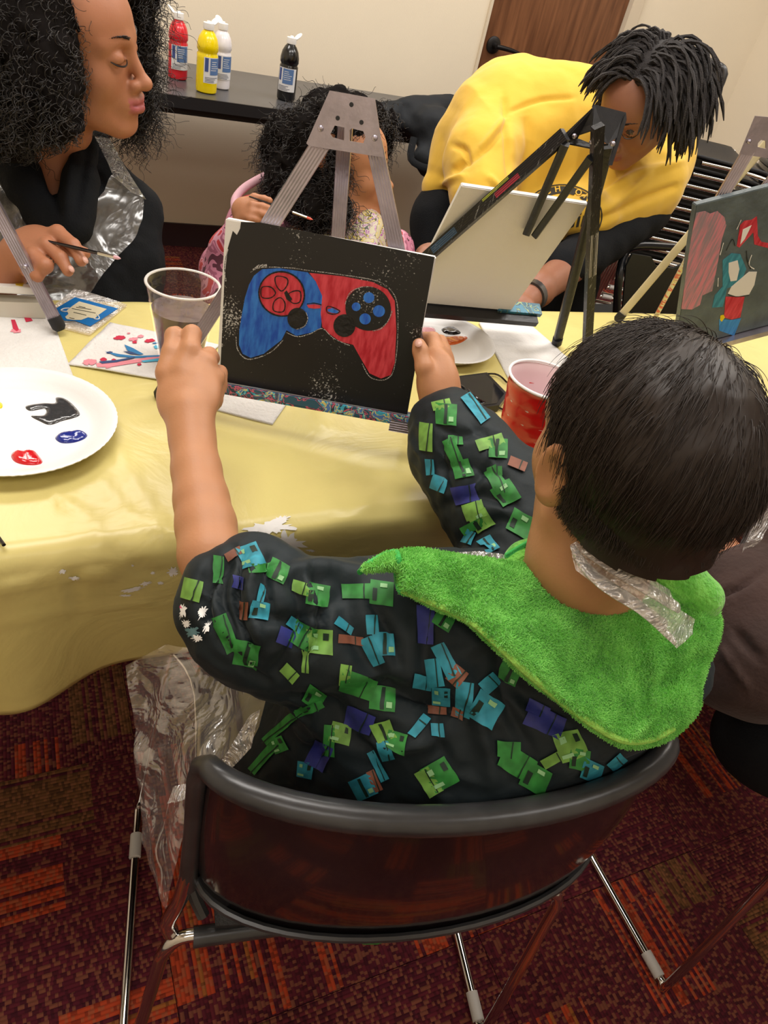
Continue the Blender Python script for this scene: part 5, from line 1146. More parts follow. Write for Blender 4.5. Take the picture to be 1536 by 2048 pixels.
jacket = mesh_obj('hooded_jacket', v, f, M_teal, boy); jb = bvh_of(jacket)
# blocky print
Mg = mat('print_green', hexc('#2c7c33'), .6, var=.25, vscale=90, detail=1); Mg2 = mat('print_lime', hexc('#6f9e45'), .6, var=.2, vscale=90, detail=1); Mc = mat('print_cyan', hexc('#2c889c'), .6, var=.2, vscale=90, detail=1); Mn = mat('print_navy', hexc('#2a2f78'), .6, var=.2, vscale=60); Mbr = mat('print_rust', hexc('#7c4a36'), .6, var=.2, vscale=60); Mk = mat('print_dark', hexc('#12281c'), .6)
ML = mat('print_pale', hexc('#8fc08a'), .6)
prints = []
def rect(cx_, cy_, w, h, a, sk=0.0): 
    return [(cx_+x*math.cos(a)-y*math.sin(a)+sk*y, cy_+x*math.sin(a)+y*math.cos(a)) for x, y in ((-w/2, -h/2), (w/2, -h/2), (w/2, h/2), (-w/2, h/2))]
PO = [0]
def pr_(poly, m, off=.0008, step=9): PO[0] += 1; prints.append(decal('print', jb, poly, m, boy, off+.0004+PO[0]*.000006, min(step, 9)))
def block(cx_, cy_, w, a, m, seed=0, h=None):
    w *= 1.2; h = h or w; pr_(rect(cx_, cy_, w, h, a, .1), m, .0008); r = random.Random(seed); ca, sa = math.cos(a), math.sin(a)
    for (fx_, fy_, fw, fh, mm) in r.choice([[(-.28, .1, .2, .5, Mk), (.05, -.3, .3, .16, ML)], [(.0, .0, .14, .9, Mk), (.28, .25, .22, .22, ML)], [(.25, -.2, .2, .3, Mk), (-.2, .3, .4, .14, ML), (-.25, -.25, .2, .2, ML)]]):
        x, y = fx_*w, fy_*h; pr_(rect(cx_+x*ca-y*sa, cy_+x*sa+y*ca, w*fw, h*fh, a, .1), mm, .0014, 20)
def column(cx_, cy_, L_, w, a, m): L_ *= 1.2; w *= 1.25; pr_(rect(cx_, cy_, L_, w, a, .1), m, .0008); pr_(rect(cx_+L_*.18*math.cos(a), cy_+L_*.18*math.sin(a), 2.2, w, a), Mk, .0014, 20)
G_, L2, C_, N_, B_ = Mg, Mg2, Mc, Mn, Mbr
for i, (k, *q) in enumerate([
    ('b', 555, 1142, 34, .5, G_), ('c', 522, 1136, 40, 14, -.1, G_), ('b', 636, 1190, 36, .2, G_), ('c', 603, 1176, 34, 20, .3, L2), ('b', 763, 1187, 40, .15, G_), ('c', 716, 1183, 56, 24, .0, G_),
    ('b', 640, 1283, 42, .1, L2), ('c', 604, 1270, 38, 40, .5, G_), ('c', 611, 1322, 12, 36, .1, L2), ('c', 572, 1275, 30, 26, .4, N_), ('c', 590, 1250, 30, 20, .6, C_), ('c', 688, 1252, 34, 15, .6, C_), ('c', 702, 1280, 44, 14, .1, B_), ('b', 768, 1288, 38, .05, C_), ('c', 745, 1302, 22, 46, -.4, C_), ('c', 744, 1250, 18, 30, 0, C_),
    ('b', 765, 1396, 42, .15, G_), ('c', 716, 1370, 60, 36, .35, G_), ('c', 690, 1350, 18, 34, .2, L2), ('b', 500, 1112, 36, -.3, C_), ('c', 468, 1108, 30, 12, -.5, B_), ('b', 519, 1222, 30, .2, C_), ('c', 487, 1222, 18, 30, .1, B_), ('c', 521, 1187, 12, 30, .3, C_),
    ('c', 452, 1268, 26, 60, -.35, G_), ('b', 493, 1308, 42, .25, G_), ('c', 437, 1140, 16, 44, .15, G_), ('c', 385, 1180, 30, 34, .3, L2), ('b', 628, 1394, 34, .6, G_), ('c', 580, 1345, 30, 20, .8, L2), ('c', 478, 1166, 20, 20, .2, N_),
    ('c', 893, 1322, 22, 56, -.4, C_), ('c', 870, 1345, 26, 44, -.1, C_), ('c', 914, 1352, 26, 28, .7, B_), ('c', 846, 1363, 34, 22, .2, C_), ('b', 884, 1392, 30, .1, C_), ('c', 874, 1420, 34, 16, .1, B_), ('c', 838, 1452, 40, 14, -.9, C_), ('c', 875, 1460, 24, 20, 0, C_),
    ('b', 970, 1418, 50, .6, C_), ('c', 928, 1400, 26, 58, .15, C_), ('c', 916, 1426, 20, 20, .3, B_), ('c', 978, 1366, 32, 22, -.7, C_), ('c', 851, 1250, 30, 60, .1, N_), ('b', 889, 1238, 34, .6, G_), ('b', 1018, 1345, 34, .5, G_),
    ('c', 1090, 1440, 66, 40, .45, N_), ('c', 1075, 1418, 40, 24, .45, N_), ('b', 1140, 1490, 46, -.3, L2), ('b', 1158, 1518, 34, .2, G_), ('c', 1108, 1515, 44, 16, -.5, L2), ('b', 1070, 1555, 46, .5, G_), ('c', 1033, 1525, 62, 40, .5, G_), ('c', 1015, 1498, 40, 26, .1, G_),
    ('b', 1182, 1540, 34, .4, C_), ('c', 1232, 1522, 30, 16, -.7, C_), ('b', 880, 1548, 46, -.5, G_), ('c', 858, 1562, 26, 44, -.5, L2), ('b', 682, 1466, 34, .3, L2), ('c', 660, 1480, 18, 50, .1, G_), ('c', 720, 1440, 50, 34, .4, N_), ('b', 768, 1462, 34, -.3, L2), ('b', 793, 1482, 34, .3, G_), ('c', 757, 1530, 16, 50, -.4, C_), ('c', 772, 1500, 20, 30, -.3, C_),
    ('b', 728, 1572, 36, -.4, C_), ('c', 750, 1560, 14, 34, -.4, B_), ('c', 640, 1510, 36, 44, .5, N_), ('b', 612, 1538, 26, .2, C_), ('b', 560, 1490, 24, -.4, G_), ('c', 530, 1515, 16, 64, .8, G_), ('c', 570, 1450, 14, 90, .9, G_), ('c', 620, 1415, 46, 14, -.4, G_),
    ('b', 893, 830, 34, .1, G_), ('c', 884, 812, 30, 14, -.2, L2), ('c', 950, 818, 18, 50, -.6, C_), ('c', 854, 875, 22, 44, .1, L2), ('b', 925, 938, 30, -.2, G_), ('c', 908, 906, 20, 46, -.35, G_), ('c', 912, 882, 24, 14, 0, G_), ('b', 995, 898, 32, .1, G_), ('c', 980, 886, 44, 18, -.3, L2), ('b', 1012, 988, 36, -.5, G_), ('c', 994, 962, 24, 44, -.45, G_), ('c', 990, 943, 26, 14, 0, G_),
    ('c', 932, 990, 40, 30, -.2, N_), ('b', 965, 1042, 32, -.5, L2), ('c', 948, 1052, 40, 14, -.5, G_), ('c', 950, 1022, 34, 24, -.3, L2), ('b', 1042, 1050, 40, .5, G_), ('c', 862, 935, 14, 26, 0, C_), ('c', 880, 968, 26, 22, .4, C_), ('c', 1034, 930, 30, 16, .4, B_), ('b', 978, 1092, 26, -.5, C_), ('c', 940, 1075, 18, 26, .5, C_),
    ('b', 740, 1890, 40, .2, G_), ('b', 850, 1875, 40, -.3, G_)]):
    try:
        if k == 'b': block(q[0], q[1], q[2], q[3], q[4], i)
        else: column(*q)
    except Exception as ex: print('print', i, ex)
join_into(prints, 'cloth_print')
# paint smudges on the cuff
jz = [decal('smudge', jb, jag(x, y, w*1.15, h*1.15, a, seed=i, n=34, rough=.65), m, boy, .0030, 5) for i, (x, y, w, h, a, m) in enumerate([(372, 1222, 7, 18, .2, M_white), (405, 1225, 8, 16, .3, M_white), (390, 1262, 16, 12, .1, mat('print_cyan2', (.10, .2, .22), .5)), (378, 1245, 9, 9, 0, M_white), (368, 1215, 4, 5, 0, mat('hot_pink', (.7, .05, .2), .5)), (415, 1255, 8, 12, .2, M_white), (400, 1275, 12, 7, .1, M_white)])]
join_into(jz, 'paint_smudge')
# hood
hood_out = catmull(np.array([(720, 1142), (765, 1112), (800, 1102), (850, 1100), (900, 1112), (1000, 1122), (1080, 1138), (1180, 1175), (1255, 1175), (1330, 1128), (1352, 1130), (1372, 1165), (1420, 1200), (1440, 1240), (1432, 1300), (1402, 1370), (1395, 1420), (1350, 1468), (1300, 1490), (1240, 1490), (1160, 1440), (1060, 1360), (985, 1290), (930, 1240), (880, 1220), (820, 1188), (800, 1182), (792, 1140)], float), 4, closed=True)
hdf = depthfun([(800, 1140, .60), (900, 1150, .63), (1080, 1160, .66), (1250, 1200, .665), (1350, 1150, .70), (1420, 1230, .685), (1425, 1330, .665), (1300, 1480, .62), (1150, 1420, .595), (1000, 1290, .585), (880, 1210, .60), (1050, 1230, .635), (1200, 1300, .640), (1300, 1380, .635), (1330, 1250, .665)])
hv, hf = inflate(hood_out, lambda a, b: hdf(a, b)-.012, .05, 34, 10)
hv = creases(hv, hf, [([(900, 1120), (940, 1180), (1000, 1260), (1060, 1340)], 10, .004), ([(1300, 1290), (1310, 1380), (1290, 1440), (1240, 1480)], 8, .004), ([(1180, 1300), (1130, 1400)], 40, -.006), ([(1360, 1180), (1380, 1240), (1330, 1280)], 14, -.008), ([(1420, 1300), (1340, 1360), (1300, 1380)], 22, -.007), ([(850, 1130), (950, 1150), (1050, 1180)], 20, .004), ([(1000, 1200), (1100, 1260), (1200, 1280)], 30, .004)])
hood = mesh_obj('hood_lining', hv, hf, M_green, boy); hb = bvh_of(hood)
hood2 = hood
MB_ = [hit(hb, a, b) for a, b in catmull(np.array([(806, 1180), (840, 1194), (885, 1214), (940, 1242), (990, 1284), (1060, 1350), (1160, 1430), (1240, 1478), (1300, 1478), (1345, 1456)], float), 8)]
MB().tube([np.array(h[0]) for h in MB_ if h[0] is not None], .0034, 8).build('hood_edge', mat('lime_edge', (.30, .60, .10), .9, bump=.8, bscale=250), boy)
# collar part beside the neck (green, right sleeve side)
s = SDF(); s.chain([V(1010, 1132, .70), V(1045, 1116, .71), V(1075, 1098, .715)], [.006, .012, .012], .02); s2_ = SDF(); s2_.chain([V(1270, 1195, .71), V(1330, 1145, .70), V(1400, 1195, .69)], [.012, .026, .022], .02)
cv_, cf_ = s.mesh(.003); mesh_obj('collar', cv_, cf_, M_green, boy); cv_, cf_ = s2_.mesh(.003); mesh_obj('collar', cv_, cf_, M_green, boy)
# pile of the fleece
Nn = vnormals(hv, hf.astype(int)); fa = hv[hf]; cen = fa.mean(1); fn = np.cross(fa[:, 1]-fa[:, 0], fa[:, 2]-fa[:, 0]); ar = np.linalg.norm(fn, axis=1); fn /= ar[:, None]+1e-12; front = (fn@CF) < .35
idx = rng.choice(len(hf), 52000, p=(ar*front)/(ar*front).sum()); u = rng.random((len(idx), 2)); fl = u.sum(1) > 1; u[fl] = 1-u[fl]
pp = fa[idx, 0]+(fa[idx, 1]-fa[idx, 0])*u[:, :1]+(fa[idx, 2]-fa[idx, 0])*u[:, 1:]; dd = fn[idx]+rng.normal(0, .5, (len(idx), 3)); dd /= np.linalg.norm(dd, axis=1)[:, None]
clump = vnoise(pp, 70, 8)[:, None]*.5; dd = dd+clump*np.array([.6, .3, -.5]); strands = np.stack([pp, pp+dd*.0016, pp+dd*.0032+rng.normal(0, .0005, pp.shape)], 1)
hair('fleece_pile', list(strands), [.00040]*len(idx), mat('green_pile', (.19, .66, .09), .9, var=.2, vscale=40, var2=(.32, .80, .17), sheen=.3, spec=.1), boy, .5)
# piping / zip of the hood edge
Mzip = mat('bright_green_zip', (.04, .42, .08), .5, bump=.2)
for nm, pts in (('hood_zip', [(720, 1144), (735, 1130), (765, 1112), (790, 1104), (797, 1120), (793, 1150), (800, 1180), (815, 1188)]), ('collar_zip', [(1012, 1112), (1035, 1098), (1060, 1084), (1078, 1074)])):
    P = []; 
    for a, b in pts:
        h = hit(hb, a, b); P.append(np.array(h[0])-CF*.001 if h[0] is not None else V(a, b, .625 if nm == 'hood_zip' else .70))
    pc_ = catmull(np.array(P), 8); mb = MB().tube(pc_, .0028, 8)
    for i in range(0, len(pc_)-1, 1): mb.box(pc_[i]-CF*.002, np.array([CX, CY, CF]), (.0014, .0014, .0016))
    mb.build(nm, Mzip, boy)
# hair
def scalp_strands(n, A, R, c, S, whorl, length, lift, curl=0, region=None, seed=1, segs=6, swirl=.7, down=.4, noisef=.25):
    r = np.random.default_rng(seed); out = []; D = r.normal(size=(n*3, 3)); D /= np.linalg.norm(D, axis=1)[:, None]; W = nrm(whorl)
    rad = np.array([.074, .096, .084])*S; cc = np.array([0, -.012, .031])*S
    for d in D:
        if not region(d): continue
        p = d*rad+cc; n_ = nrm(d/rad); away = nrm(n_*(W@n_)-W+1e-6*d); away = -nrm(W-n_*(W@n_)) ; sw = np.cross(n_, away); t = nrm(away+sw*swirl*np.exp(-np.linalg.norm(d-W)*1.2)+r.normal(0, noisef, 3)*.5); L_ = length(d)*(.7+.6*r.random()); q = p.copy(); pts = [p-n_*.002]; dirn = nrm(t+n_*lift(d)+r.normal(0, noisef*.4, 3))
        for k in range(segs-1):
            q = q+dirn*L_/segs; dirn = nrm(dirn+np.array([0, 0, -1.])*down*.25-n_*.10)
            e = (q-cc)/rad; le = np.linalg.norm(e)
            if le < 1.015: q = cc+(e/le*1.015)*rad
            pts.append(q.copy())
        out.append((c+(R@np.array(pts).T).T).astype(np.float32))
        if len(out) >= n: break
    return out
def boy_region(d):
    x, y, z = d
    if z > .35: return y < .80
    if y > .35: return z > .15+.5*(y-.35) and y < .86 and z > .3
    if y > -.1: return z > -.05-(.15 if abs(x) > .6 else 0)+.3*(y+.1)
    return z > -.70
WH = HR.T@(V(1385, 815, .60)-HC)
# under-cap for the hair
s = SDF(); c_ = A(0, -.016, .034); s.ell(c_, np.array([.078, .099, .087])*HS, HR, .01); s.ell(A(0, -.045, -.045), np.array([.062, .058, .05])*HS, HR, .03)
def capclip(P): 
    l = (P-HC)@HR/HS; return ((l[:, 2] > .018+.0*l[:, 1]) & (l[:, 1] < .078)) | ((l[:, 1] < .0) & (l[:, 2] > -.035)) | ((l[:, 1] < -.028) & (l[:, 2] > -.040))
v, f = s.mesh(.0035, lambda P: (.0012*vnoise(P, 70, 3)).astype(np.float32), clip=capclip); mesh_obj('hair_cap', v, f, M_hairbrown, boy)
st = scalp_strands(19000, A, HR, HC, HS*1.02, WH, lambda d: .040 if d[2] > .0 else .022, lambda d: .26 if d[2] > .3 else .12, region=boy_region, seed=3, swirl=1.0, down=.9, noisef=.28)
hair('hair', st, [.00042]*len(st), M_hairbrown, boy)
def lowhair(d): return d[1] < -.1 and d[2] < .1
nape = []
r = np.random.default_rng(8)
for i in range(7000):
    th = r.uniform(-1.55, 1.55); z = r.uniform(-.046, .0)-.012*math.cos(th*2); ff = math.sqrt(max(.3, 1-((z-.031)/.086)**2)); rr = np.array([.075, .097])*ff; p = np.array([rr[0]*math.sin(th), -.012-rr[1]*math.cos(th), z]); dn = np.array([math.sin(th)*.2, -math.cos(th)*.2, -1]); q = [p+np.array([0, .004, 0]), p+nrm(dn)*.008+np.array([math.sin(th), -math.cos(th), 0])*.003, p+nrm(dn)*.017+np.array([math.sin(th), -math.cos(th), 0])*.003+r.normal(0, .002, 3)]
    nape.append(np.array([A(*x) for x in q]))
hair('nape_hair', nape, [.00045]*len(nape), M_hairbrown, boy)

# clear apron: knotted strip on the nape and film hanging at the left
def film(name, outline, ctrl, m, parent, step=12, amp=.008, sc=(24, 60), seed=1, th=.0006):
    df = depthfun(ctrl); vs, tr, nb = fill(outline, step); P = np.array([V(a, b, df(a, b)) for a, b in vs]); k = (vnoise(P, sc[0], seed)*amp+vnoise(P, sc[1], seed+1)*amp*.35+np.abs(vnoise(P, sc[0]*1.7, seed+2))*amp*.8)[:, None]; P = P-CF*k
    T = []
    for f_ in tr: T.append(f_)
    o = mesh_obj(name, P, T, m, parent); return o
apron = thing('plastic_apron', 'clear disposable apron tied behind the hooded child', 'apron', V(400, 1500, .8))
M_filmA = film_mat('apron_film', .78, .30, .07, .6, 12, .15)
M_filmB = film_mat('apron_film_bunched', .50, .30, .24, .6, 26, .18)
film('apron_skirt', [(245, 1335), (330, 1290), (420, 1300), (480, 1330), (535, 1395), (520, 1450), (490, 1510), (420, 1560), (385, 1600), (350, 1760), (345, 1800), (325, 1770), (285, 1680), (272, 1560), (268, 1430)], [(245, 1335, .86), (480, 1330, .76), (535, 1395, .74), (480, 1510, .72), (385, 1600, .745), (350, 1780, .80), (275, 1600, .86), (400, 1400, .82)], M_filmA, apron, 10, .014, (16, 42), 3)
film('apron_fold', [(420, 1560), (500, 1430), (520, 1420), (500, 1500), (470, 1530), (400, 1590), (340, 1600), (350, 1570)], [(420, 1560, .735), (510, 1430, .72), (340, 1600, .76), (450, 1500, .73)], M_filmB, apron, 8, .010, (30, 70), 5)
mb = MB()
film('apron_knot', [(1138, 1090), (1150, 1082), (1175, 1100), (1230, 1130), (1290, 1150), (1340, 1180), (1362, 1220), (1395, 1240), (1390, 1270), (1355, 1298), (1330, 1275), (1280, 1225), (1230, 1190), (1190, 1170), (1150, 1140)], [(1140, 1100, .590), (1200, 1160, .585), (1300, 1200, .585), (1390, 1250, .605), (1355, 1295, .595)], M_filmB, apron, 6, .007, (45, 110), 7)
for k_, pts in enumerate([[(1145, 1092, .588), (1175, 1140, .582), (1225, 1180, .58), (1285, 1220, .583), (1350, 1285, .592)], [(1165, 1100, .588), (1215, 1130, .582), (1290, 1175, .585), (1355, 1215, .60)], [(1160, 1120, .586), (1200, 1165, .58), (1250, 1195, .582), (1330, 1250, .59)]]):
    MB().tube([V(*p) for p in pts], [.003, .006, .007, .006, .003][:len(pts)], 10, sub=5, flat=.5).build('apron_tie', M_filmB, apron)
film('apron_front', [(880, 1106), (960, 1102), (1005, 1108), (1030, 1128), (960, 1125), (900, 1118)], [(880, 1106, .66), (1005, 1108, .70), (1030, 1128, .70)], M_filmB, apron, 8, .003, (40, 80), 9)

# ---------------------------- woman at left
WC = V(141, 82, 1.05); WR = rotm((.90, -.42, .02), (-.12, -.06, .99)); WS = 1.0
wom = thing('person', 'woman with long curly black hair and clear apron, painting behind the table', 'person', (-.06, 1.42, 0))
s = SDF(); Aw = head_sdf(s, WC, WR, WS, lips=1.4)
nk = V(110, 350, 1.22)
s.cap(Aw(0, -.02, -.06), nk, .048, .052, .03)
chest = V(110, 470, 1.26)
s.ell(V(105, 450, 1.30), (.07, .09, .08), np.array([CX, CY, CF]).T, .06); s.ell(V(110, 640, 1.36), (.11, .1, .12), np.array([CX, CY, CF]).T, .06)
s.ell(V(112, 365, 1.185), (.036, .065, .035), np.array([CX, CY, CF]).T, .03); s.cap(nk, V(220, 420, 1.36), .04, .035, .03); s.cap(nk, V(-60, 420, 1.28), .04, .035, .03)
wr_ = V(0, 555, 1.06); s.cap(V(-90, 560, 1.12), wr_, .035, .026, .02)
def C4p(x, y, d): return V(x/3.2, y/3.2, d)
s.ell(C4p(190, 1580, 1.045), (.036, .040, .020), rotm(C4p(400, 1620, 1.04)-C4p(20, 1720, 1.05), -CF+CY*.4), .02); s.cap(wr_, C4p(120, 1660, 1.05), .026, .027, .02)
finger(s, [C4p(250, 1540, 1.045), C4p(370, 1490, 1.035), C4p(470, 1570, 1.025), C4p(520, 1670, 1.02)], .0125, .0080)
finger(s, [C4p(220, 1590, 1.040), C4p(300, 1570, 1.025), C4p(390, 1650, 1.018), C4p(435, 1735, 1.018)], .0120, .0078)
finger(s, [C4p(170, 1640, 1.040), C4p(215, 1640, 1.02), C4p(290, 1700, 1.012), C4p(260, 1730, 1.016)], .0120, .0095)
finger(s, [C4p(130, 1680, 1.045), C4p(180, 1730, 1.02), C4p(240, 1770, 1.015)], .0110, .0085)
finger(s, [C4p(220, 1560, 1.06), C4p(380, 1560, 1.06), C4p(470, 1600, 1.05), C4p(540, 1620, 1.035)], .0125, .0085)
v, f = s.mesh(.0026); base = (.40, .165, .085)
mesh_obj('body', v, f, M_skin, wom, cols=lipcols(v, Aw, WR, WC, WS, base, (.40, .10, .11)))
for p, d_ in [(C4p(528, 1668, 1.012), C4p(530, 1690, 1.02)-C4p(505, 1630, 1.02)), (C4p(438, 1725, 1.01), C4p(440, 1750, 1.018)-C4p(415, 1700, 1.018))]: nail(p+CX*.002, d_, CX*.8-CF*.6, .0066, wom, M_nail)
for g in (-1, 1): brow('eyebrow', Aw, g, M_hairblack, wom, 160); lashes(Aw, g, M_hairblack, wom)
# black wrap top
s = SDF(); F3 = np.array([CX, CY, CF]).T
s.ell(V(110, 500, 1.30), (.165, .12, .13), F3, .06); s.ell(V(120, 640, 1.34), (.16, .16, .14), F3, .06); s.cap(V(40, 330, 1.27), V(-100, 400, 1.26), .06, .07, .05); s.cap(V(185, 340, 1.32), V(250, 420, 1.33), .045, .055, .05)
s.cap(V(-110, 430, 1.2), V(-60, 560, 1.12), .06, .048, .04); s.chain([V(255, 430, 1.32), V(265, 540, 1.34), V(230, 620, 1.34)], [.055, .05, .045], .04)
s.chain([V(20, 300, 1.16), V(55, 380, 1.15), V(105, 465, 1.15)], [.040, .032, .03], .02); s.chain([V(172, 290, 1.18), V(163, 360, 1.155), V(145, 455, 1.15)], [.016, .024, .03], .02)
s.chain([V(190, 290, 1.27), V(215, 350, 1.27)], [.024, .028], .03)
v, f = s.mesh(.005, lambda P: (.004*vnoise(P, 20, 6)+.002*vnoise(P, 60, 7)).astype(np.float32)); v = creases(v, f, [([(150, 290), (140, 360), (130, 440)], 8, .004), ([(175, 290), (165, 360), (150, 430)], 7, -.004), ([(85, 300), (100, 360), (120, 430)], 7, -.004)])
mesh_obj('wrap_top', v, f, M_dark, wom)
mesh_obj('skirt_black', *SDF().ell((-.02, 1.45, .52), (.2, .16, .12), None, .05).chain([(-.08, 1.45, .5), (-.08, 1.30, .5), (-.08, 1.32, .06)], [.08, .07, .05], .03).chain([(.06, 1.45, .5), (.08, 1.32, .5), (.08, 1.32, .06)], [.08, .07, .05], .03).mesh(.01), M_dark, wom)
wa = thing('plastic_apron', 'clear disposable apron worn by the curly-haired woman', 'apron', V(110, 500, 1.2))
M_filmC = film_mat('apron_film_grey', .72, .16, .06, .4, 9, .22)
film('apron_bib', [(0, 305), (30, 345), (60, 380), (95, 410), (130, 426), (165, 422), (195, 408), (215, 375), (228, 355), (262, 380), (290, 400), (286, 440), (262, 480), (235, 510), (205, 560), (170, 600), (60, 610), (-60, 600), (-60, 300)], [(0, 305, 1.14), (110, 420, 1.14), (215, 375, 1.185), (290, 400, 1.22), (230, 510, 1.2), (100, 600, 1.17), (-60, 500, 1.12)], M_filmC, wa, 9, .010, (18, 50), 11)
film('apron_neck_strap', [(192, 276), (222, 278), (245, 325), (270, 365), (293, 400), (280, 392), (262, 384), (246, 370), (228, 355), (218, 330), (205, 305)], [(192, 276, 1.20), (245, 325, 1.2), (293, 400, 1.215), (228, 355, 1.18)], film_mat('apron_strap_film', .5, .38, .12, .8, 45, .16), wa, 6, .006, (60, 140), 12)
# curly hair volumes
def curls(name, outline_clumps, n, m, parent, rad=(.0035, .008), ln=(.05, .12), wire=.0007, seed=1, turns=7, drop=(0, 0, -1), segs=26, keep=None):
    """spiral locks rooted inside ellipsoids (centre, radii)"""
    r = np.random.default_rng(seed); out = []; tot = sum(c[2] for c in outline_clumps); drop = nrm(drop)
    for (c, rr, wgt) in outline_clumps:
        for i in range(int(n*wgt/tot)):
            d = r.normal(size=3); d /= np.linalg.norm(d); p = np.asarray(c)+d*np.asarray(rr)*(.82+.2*r.random()); dirn = nrm(d*.45+drop*1.0+r.normal(0, .35, 3)); L_ = r.uniform(*ln); R0 = r.uniform(*rad); u = nrm(np.cross(dirn, r.normal(size=3))); w = np.cross(dirn, u); ph = r.uniform(0, 6.28); tn = L_/.012*r.uniform(.8, 1.2)
            t = np.linspace(0, 1, segs); a = ph+t*tn*6.28/1.6; sag = r.normal(0, .012, 3)
            pts = p[None]+dirn[None]*(L_*t)[:, None]+sag[None]*(t**2)[:, None]+(u[None]*np.cos(a)[:, None]+w[None]*np.sin(a)[:, None])*R0
            if keep is not None and not keep(pj(pts)): continue
            out.append(pts.astype(np.float32))
    return hair(name, out, [wire]*len(out), m, parent, .5)
def shell(clumps, vox, parent, m, name='hair_mass', amp=.006):
    s = SDF()
    for c, rr, w in clumps: s.ell(c, np.asarray(rr)*.9, None, .03)
    v, f = s.mesh(vox, lambda P: (amp*vnoise(P, 60, 2)+amp*.6*vnoise(P, 120, 3)).astype(np.float32)); return mesh_obj(name, v, f, m, parent)
wcl = [(V(88, 30, .99), (.055, .06, .06), 3), (V(84, 120, .985), (.056, .065, .06), 3.2), (V(84, 200, .99), (.054, .055, .055), 3), (V(104, 222, 1.0), (.028, .033, .032), 1.4), (V(-10, 80, 1.0), (.09, .09, .10), 3), (V(-20, 195, 1.02), (.085, .07, .085), 3), (V(120, -30, 1.02), (.06, .05, .06), 2), (V(205, -40, 1.07), (.05, .04, .035), 1.6), (V(262, 20, 1.17), (.033, .035, .05), 1.6), (V(275, 100, 1.18), (.028, .04, .06), 1.6), (V(280, 180, 1.19), (.020, .03, .05), 1.2), (V(15, 240, 1.03), (.05, .030, .05), 1.4), (V(255, 210, 1.22), (.03, .03, .05), 1), (V(240, -30, 1.12), (.06, .05, .04), 1.2), (Aw(0, -.03, .10), (.075, .075, .045), 2), (Aw(-.055, -.05, .04), (.05, .07, .07), 1.5), (Aw(0, -.09, .03), (.07, .05, .07), 1.5), (Aw(-.06, -.04, -.04), (.035, .05, .07), 1)]
shell(wcl, .0055, wom, M_hairmass, amp=.008)
curls('curly_hair', wcl, 7500, M_hairblack, wom, seed=4, wire=.00055, ln=(.03, .075), rad=(.0025, .0055), segs=30, keep=lambda q: q[0, 2] > 1.09 or q[:, 1].max() < 5 or ((q[:, 0]-np.clip((q[:, 1]-200)*-.25, -20, 0)).max() < 186 and (q[:, 1]+np.clip(q[:, 0]-50, 0, 200)*.35).max() < 335))
wb = thing('paintbrush', 'thin black paintbrush with pink tip in the woman\'s hand', 'brush', C4p(500, 1590, 1.02))
def brush(root, a, b, tipm, L_=.1, d=0):
    a, b = np.asarray(a), np.asarray(b); t = nrm(b-a); ln = np.linalg.norm(b-a)
    MB().tube([a-t*L_, a, a+t*ln*.5], [.0016, .0028, .0024], 8).build('handle', M_blackplastic, root); MB().tube([a+t*ln*.48, a+t*ln*.85], [.0030, .0026], 10).build('ferrule', M_chrome, root); MB().tube([a+t*ln*.84, a+t*ln*.93, b], [.0026, .0026, .0006], 8).build('bristles', tipm, root)
brush(wb, C4p(500, 1590, 1.01), C4p(772, 1655, 1.0), mat('pink_tip', (.7, .4, .45), .5), .06)

# ---------------------------- girl behind the near easel
GC = V(696, 326, 1.56); GR = rotm((.88, -.42, .06), (-.14, .10, .974)); GS = .90
girl = thing('person', 'small girl with big curly hair and pink camouflage jacket behind the easel', 'person', (.56, 1.58, 0))
s = SDF(); Ag = head_sdf(s, GC, GR, GS); F3 = np.array([CX, CY, CF]).T
gn = V(690, 470, 1.62); s.cap(Ag(0, -.02, -.06), gn, .038, .042, .03); s.ell(V(670, 600, 1.66), (.12, .15, .09), F3, .05)
s.cap(gn, V(520, 480, 1.63), .04, .04, .05); s.cap(gn, V(790, 500, 1.70), .04, .04, .05); s.chain([V(520, 480, 1.63), V(465, 590, 1.56), V(488, 455, 1.45)], [.04, .036, .022], .02)
G2 = lambda x, y, d: V(300+x/3.072, y/3.072, d)
s.ell(G2(580, 1290, 1.44), (.026, .026, .017), F3, .015)
finger(s, [G2(590, 1260, 1.435), G2(640, 1215, 1.43), G2(700, 1225, 1.425), G2(735, 1232, 1.42)], .0095, .0065)
finger(s, [G2(590, 1290, 1.43), G2(630, 1260, 1.42), G2(690, 1270, 1.418), G2(730, 1280, 1.42)], .0092, .0065)
finger(s, [G2(585, 1320, 1.43), G2(625, 1305, 1.42), G2(680, 1312, 1.418), G2(715, 1320, 1.42)], .0092, .0068)
finger(s, [G2(570, 1345, 1.435), G2(610, 1345, 1.42), G2(650, 1350, 1.42), G2(680, 1352, 1.425)], .0085, .0065)
finger(s, [G2(600, 1270, 1.45), G2(660, 1245, 1.45), G2(715, 1255, 1.44)], .0095, .0070)
v, f = s.mesh(.0032); mesh_obj('body', v, f, M_skin, girl, cols=lipcols(v, Ag, GR, GC, GS, (.43, .185, .09), (.40, .13, .12)))
for g in (-1, 1): brow('eyebrow', Ag, g, M_hairblack, girl, 90); lashes(Ag, g, M_hairblack, girl)
